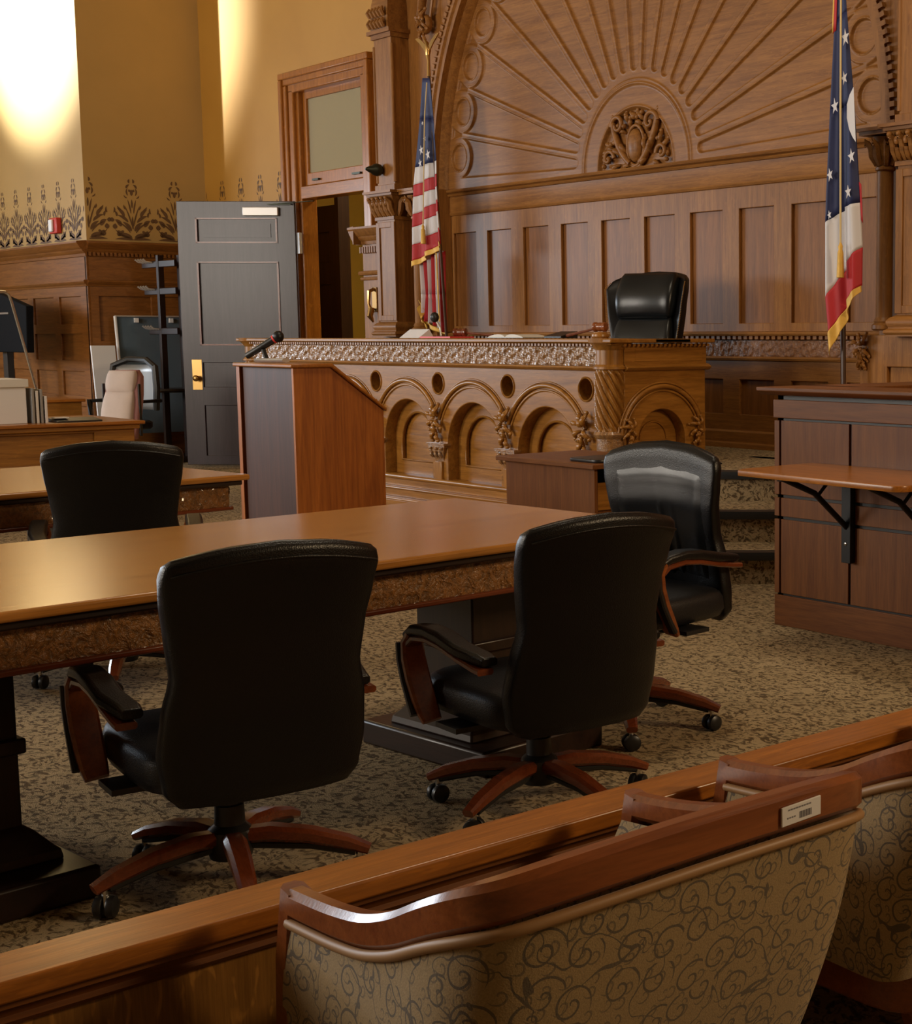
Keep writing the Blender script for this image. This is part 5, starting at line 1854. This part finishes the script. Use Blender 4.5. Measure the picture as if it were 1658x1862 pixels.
# ================================================================== FITTINGS ON THE WALLS
t = thing('fire_alarm', 'small red fire alarm strobe with white lens on the yellow wall', 'fire alarm', (-18.40, 6.55, 2.59))
MB().box(-18.50, -18.27, 6.49, 6.549, 2.59, 2.77).build('housing', plain('alarm_red', (0.5, 0.03, 0.02), 0.4), t, bev=0.01)
MB().box(-18.45, -18.35, 6.46, 6.49, 2.61, 2.75).build('lens', M['white'], t, bev=0.012)
t = thing('wall_knob', 'dark bronze pointed knob projecting from the left pier above its capital', 'knob', (-12.80, 7.53, 2.96))
MB().lathe([(0.02, 0.04), (0.055, 0.0), (0.06, -0.03), (0.052, -0.06), (0.035, -0.085), (0.03, -0.11), (0.008, -0.15)], (-12.79, 7.50, 2.96), 16, 'y').build('knob', M['bronze'], t)
t = thing('brass_pull', 'ornate brass door pull on the panelled block beside the doorway', 'handle', (-13.24, 7.66, 1.6))
MB().box(-13.29, -13.20, 7.665, 7.679, 1.64, 1.88).build('backplate', M['oldbrass'], t, bev=0.004)
MB().tube([(-13.24, 7.66, 1.86), (-13.24, 7.61, 1.84), (-13.24, 7.60, 1.72), (-13.24, 7.62, 1.66), (-13.24, 7.655, 1.64)], [.018, .02, .014, .022, .012], 10).build('grip', M['brass'], t)
MB().tube([(-13.24, 7.63, 1.68), (-13.24, 7.61, 1.60), (-13.23, 7.64, 1.54)], [.034, .03, .008], 10).build('thumb_piece', M['brass'], t)

# ================================================================== CLERK'S CORNER AT THE LEFT
cd_ = thing('clerk_desk', 'low honey oak clerk desk with moulded top at the far left', 'desk', (-11.9, 3.9, 0))
MB().box(-12.6, -11.49, 2.4, 4.66, 0.735, 0.762).build('desktop', M['rail_y'], cd_, bev=0.008)
MB().box(-12.55, -11.52, 2.45, 4.63, 0.70, 0.735).build('top_moulding', M['bench_y'], cd_, bev=0.008)
b = plate(MB(), [rect(2.48, 4.60, 0.0, 0.70), rect(2.7, 4.30, 0.46, 0.68), rect(2.7, 4.30, 0.10, 0.36)], ('x', -11.56), 0.03, 0.006)
b.box(-12.5, -11.59, 2.5, 4.58, 0, 0.70)
b.build('desk_body', M['bench_y'], cd_, sm=30)
cd2 = thing('side_desk', 'small oak desk behind the white box, under the panelled yellow wall', 'desk', (-16.3, 5.5, 0))
MB().box(-16.6, -15.97, 5.0, 5.87, 0.73, 0.76).build('desktop', M['rail_y'], cd2, bev=0.006)
b = plate(MB(), [rect(5.03, 5.84, 0.0, 0.73), rect(5.1, 5.5, 0.40, 0.66)], ('x', -16.0), 0.03, 0.005)
b.box(-16.55, -16.03, 5.03, 5.84, 0, 0.73)
b.build('desk_body', M['bench_y'], cd2, sm=30)
t = thing('file_box', 'white cardboard storage box with lid standing on the clerk desk', 'box', (-11.85, 3.75, 0.762))
MB().box(-12.1, -11.68, 3.50, 3.87, 0.762, 1.03).build('box_body', M['white'], t, bev=0.004)
MB().box(-12.12, -11.66, 3.48, 3.885, 1.03, 1.09).build('lid', M['pagewhite'], t, bev=0.004)
for k, (y, h) in enumerate(((3.90, 0.26), (3.93, 0.24), (3.96, 0.25), (3.99, 0.20))):
    tag(MB().box(-11.95, -11.66, y, y + 0.018, 0.762, 0.762 + h).build('file_folder', (M['greenmetal'], M['pagewhite'], M['greenmetal'], M['white'])[k], bev=0.002),
        ('upright grey folder right against the white storage box', 'upright pale folder second from the white storage box', 'upright grey folder third from the white storage box', 'shorter white folder outermost of the row beside the storage box')[k], 'folder', 'upright folders on the clerk desk')
t = thing('keyboard', 'black keyboard lying on the clerk desk beside the folders', 'keyboard', (-11.7, 4.18, 0.762))
MB().prism([(-11.78, 4.05, 0.762), (-11.60, 4.05, 0.762), (-11.60, 4.05, 0.775), (-11.78, 4.05, 0.792)], (0, 0.33, 0)).build('case', M['black'], t, bev=0.003)
tag(MB().box(-11.75, -11.66, 4.06, 4.16, 0.793, 0.799).build('note_pad', M['white'], sm=0), 'small white note pad lying on the black keyboard', 'note pad')
t = thing('computer_monitor', 'small dark monitor behind the white storage box', 'monitor', (-12.3, 3.75, 0.762))
MB().box(-12.42, -12.38, 3.45, 3.86, 0.85, 1.20).build('screen', M['black'], t, bev=0.008)
MB().box(-12.45, -12.35, 3.6, 3.72, 0.762, 0.87).build('stand', M['black'], t, bev=0.004)
# black television on a silver tubular stand
tv = thing('television', 'large black television on a stand against the panelled wall at the left edge', 'television', (-18.2, 5.95, 0))
MB().prism([(-19.6, 5.95, 1.22), (-17.85, 5.95, 1.22), (-17.80, 5.95, 1.74), (-18.7, 5.95, 1.90), (-19.6, 5.95, 1.90)], (0, 0.08, 0)).build('screen', M['matteblack'], tv, bev=0.01)
MB().box(-18.9, -18.75, 6.03, 6.1, 0.05, 1.5).build('post', M['black'], tv, sm=0)
MB().box(-19.2, -18.4, 5.8, 6.35, 0.0, 0.05).build('base', M['black'], tv, bev=0.01)
MB().box(-19.6, -18.35, 5.935, 5.95, 1.655, 1.675).build('trim_strip', M['chrome'], tv, sm=0)
al = thing('floor_lamp', 'thin silver bent tube stand rising in front of the black television', 'lamp stand', (-12.8, 4.34, 0))
P = lambda px, py: (-12.8, 4.34 + (px - 72) * 0.0042, 0.9 + (725 - py) * 0.00437)
MB().tube([P(-40, 529), P(10, 529), P(22, 530), P(28, 535), P(32, 548), P(72, 725), (-12.8, 4.50, 0.02)], 0.011, 8).build('tube', M['chrome'], al)
MB().lathe([(0.13, 0), (0.13, 0.015), (0.03, 0.03)], (-12.8, 4.50, 0), 20).build('base', M['black'], al)

# boards leaning in the corner
b = MB().prism([(-17.10, 6.44, 0.0), (-17.10, 6.70, 0.0), (-17.17, 6.66, 1.30), (-17.17, 6.40, 1.30)], (-0.03, 0, 0))
tag(b.build('foam_board', M['white'], sm=0), 'plain white board leaning in the corner left of the cream chair', 'board')
t = thing('framed_board', 'blue grey glossy presentation board with white frame leaning on the corner wall', 'board', (-17.1, 7.1, 0))
m_, nt_, bs_ = new_mat('glossy_slate')
bs_.inputs['Base Color'].default_value = (0.10, 0.14, 0.18, 1)
bs_.inputs['Roughness'].default_value = 0.12
MB().prism([(-17.18, 6.76, 0.30), (-17.18, 7.55, 0.30), (-17.34, 7.55, 1.62), (-17.34, 6.76, 1.62)], (-0.02, 0, 0)).build('panel', m_, t, sm=0)
MB().bar([(-17.17, 6.74, 0.28), (-17.33, 6.74, 1.63)], 0.03, 0.03).build('frame_edge', M['white'], t, sm=0)
MB().bar([(-17.33, 6.74, 1.63), (-17.33, 7.55, 1.63)], 0.02, 0.02).build('frame_edge', M['pewter'], t, sm=0)
MB().box(-17.33, -17.29, 6.95, 6.99, 1.56, 1.61).build('clip', M['white'], t, sm=0)
MB().box(-17.33, -17.29, 7.35, 7.39, 1.56, 1.61).build('clip', M['white'], t, sm=0)

# tall peg rack
rk = thing('coat_rack', 'tall dark coat rack with crosspieces and brass pegs behind the open door', 'coat rack', (-16.7, 7.15, 0))
for x, y in ((-16.90, 7.10), (-16.72, 7.02), (-16.55, 7.18)):
    MB().box(x - 0.03, x + 0.03, y - 0.03, y + 0.03, 0.06, 2.30).build('post', M['dark_z'], rk, bev=0.003)
for z, x0 in ((2.20, -17.12), (1.90, -17.08), (1.46, -17.0)):
    b = MB().bar([(x0, 7.0, z), (-16.3, 7.02, z)], 0.03, 0.075)
    cr_ = b.build('crosspiece', M['dark_x'], rk, sm=0)
    for k in range(4):
        x = x0 + 0.05 + 0.07 * k
        MB().tube([(x, 7.0, z + .02), (x - 0.01, 6.93, z + 0.03), (x - 0.02, 6.90, z + 0.06)], [.010, .008, .011], 8).build('peg', M['pewter'], cr_)
b = MB().lathe([(0.27, 0.78), (0.28, 0.80), (0.27, 0.82)], (-16.73, 7.10, 0), 24)
b.build('ring_shelf', M['dark_x'], rk)
MB().lathe([(0.29, 0.0), (0.29, 0.05), (0.26, 0.065)], (-16.73, 7.10, 0), 24).build('base', M['dark_x'], rk)

# cream swivel chair behind the clerk desk
cc = thing('swivel_chair', 'cream upholstered swivel chair with rolled headrest behind the clerk desk', 'chair', (-14.51, 5.49, 0), radians(208))
M['cream'] = plain('cream_fabric', (0.52, 0.42, 0.37), 0.75, var=0.06, bmp=0.3, bscale=500)
M['mauve'] = plain('mauve_side_fabric', (0.24, 0.10, 0.09), 0.8, bmp=0.3, bscale=500)
tabc = [(0, .17, -.20, .09), (0.2, .20, -.225, .11), (0.45, .195, -.275, .11), (0.60, .17, -.315, .10), (0.66, .12, -.335, .06)]
L = []
for j in range(21):
    h = 0.66 * (0.5 - 0.5 * cos(pi * j / 20))
    hw, yc_, th = interp(tabc, h)
    L.append([(x, yc_ + y - 0.02, 0.42 + h) for x, y in sup(hw + 0.012, th / 2, 36, 4)])
cbk = MB().loft(L).build('back_shell', M['mauve'], cc, sm=60, local=True)
b = MB()
for z0, z1, hw, y0, y1 in ((0.86, 1.075, .165, -.24, -.285), (0.45, 0.875, .175, -.14, -.235)):
    b = MB()
    L = []
    for j in range(15):
        q = j / 14
        s = sin(pi * (0.05 + 0.9 * q)) ** 0.4
        L.append([(x, y0 + (y1 - y0) * q + y, z0 + (z1 - z0) * q) for x, y in sup(hw * (0.8 + .2 * s), .065 * s, 32, 3)])
    b.loft(L).build('back_cushion', M['cream'], cbk, sm=70, local=True)
MB().box(-0.215, -0.20, -0.27, -0.24, 0.45, 0.95).build('side_bar', M['black'], cbk, bev=0.004, local=True)
MB().box(0.20, 0.215, -0.27, -0.24, 0.45, 0.95).build('side_bar', M['black'], cbk, bev=0.004, local=True)
MB().loft([[(x, y + 0.04, z) for x, y in sup(.22 * q, .22 * q, 30, 4)] for z, q in ((.38, .92), (.40, 1), (.46, 1), (.48, .9))]).build('seat', M['cream'], cc, sm=60, local=True)
MB().lathe([(0.04, 0.05), (0.04, 0.12), (0.025, 0.14), (0.025, 0.39)], (0, 0, 0), 14).build('gas_lift', M['black'], cc, local=True)
for k in range(5):
    a = 2 * pi * k / 5
    MB().bar([(r * cos(a), r * sin(a), z) for r, z in ((.03, .09), (.28, .06))], .04, .03).build('leg', M['black'], cc, local=True)
    wmb, smb = MB(), MB()
    caster(wmb, smb, .27 * cos(a), .27 * sin(a), a)
    wmb.build('caster', M['black'], cc, local=True)

# black mesh chair behind it
bc = thing('office_chair', 'black office chair with curved frame and grey back, behind the cream chair', 'chair', (-16.15, 6.32, 0), radians(205))
b = MB()
b.tube([(x, -0.25 + 0.08 * (x / .3) ** 2, z) for x, z in ((-.27, .62), (-.31, .85), (-.28, 1.08), (-.12, 1.15), (.12, 1.16), (.28, 1.09), (.31, .85), (.27, .62))], 0.035, 8)
fr_ = b.build('back_frame', M['black'], bc, local=True)
MB().grid(lambda u, v: ((u - .5) * .52, -0.25 + 0.08 * ((u - .5) * 1.8) ** 2, 0.62 + 0.48 * v), 10, 6).build('back_mesh', M['greenmetal'], fr_, solid=0.01, local=True)
MB().loft([[(x, y + 0.02, z) for x, y in sup(.25 * q, .25 * q, 30, 4)] for z, q in ((.42, .92), (.44, 1), (.49, 1), (.51, .9))]).build('seat', M['black'], bc, sm=60, local=True)
for s in (-1, 1):
    MB().bar([(s * .33, -.18, .72), (s * .34, .12, .72), (s * .33, .12, .5), (s * .25, .05, .44)], .06, .04).build('armrest', M['black'], bc, local=True)
MB().lathe([(0.04, 0.05), (0.04, 0.12), (0.025, 0.14), (0.025, 0.43)], (0, 0, 0), 14).build('gas_lift', M['black'], bc, local=True)
for k in range(5):
    a = 2 * pi * k / 5
    MB().bar([(r * cos(a), r * sin(a), z) for r, z in ((.03, .09), (.30, .06))], .04, .03).build('leg', M['black'], bc, local=True)
    wmb, smb = MB(), MB()
    caster(wmb, smb, .29 * cos(a), .29 * sin(a), a)
    wmb.build('caster', M['black'], bc, local=True)
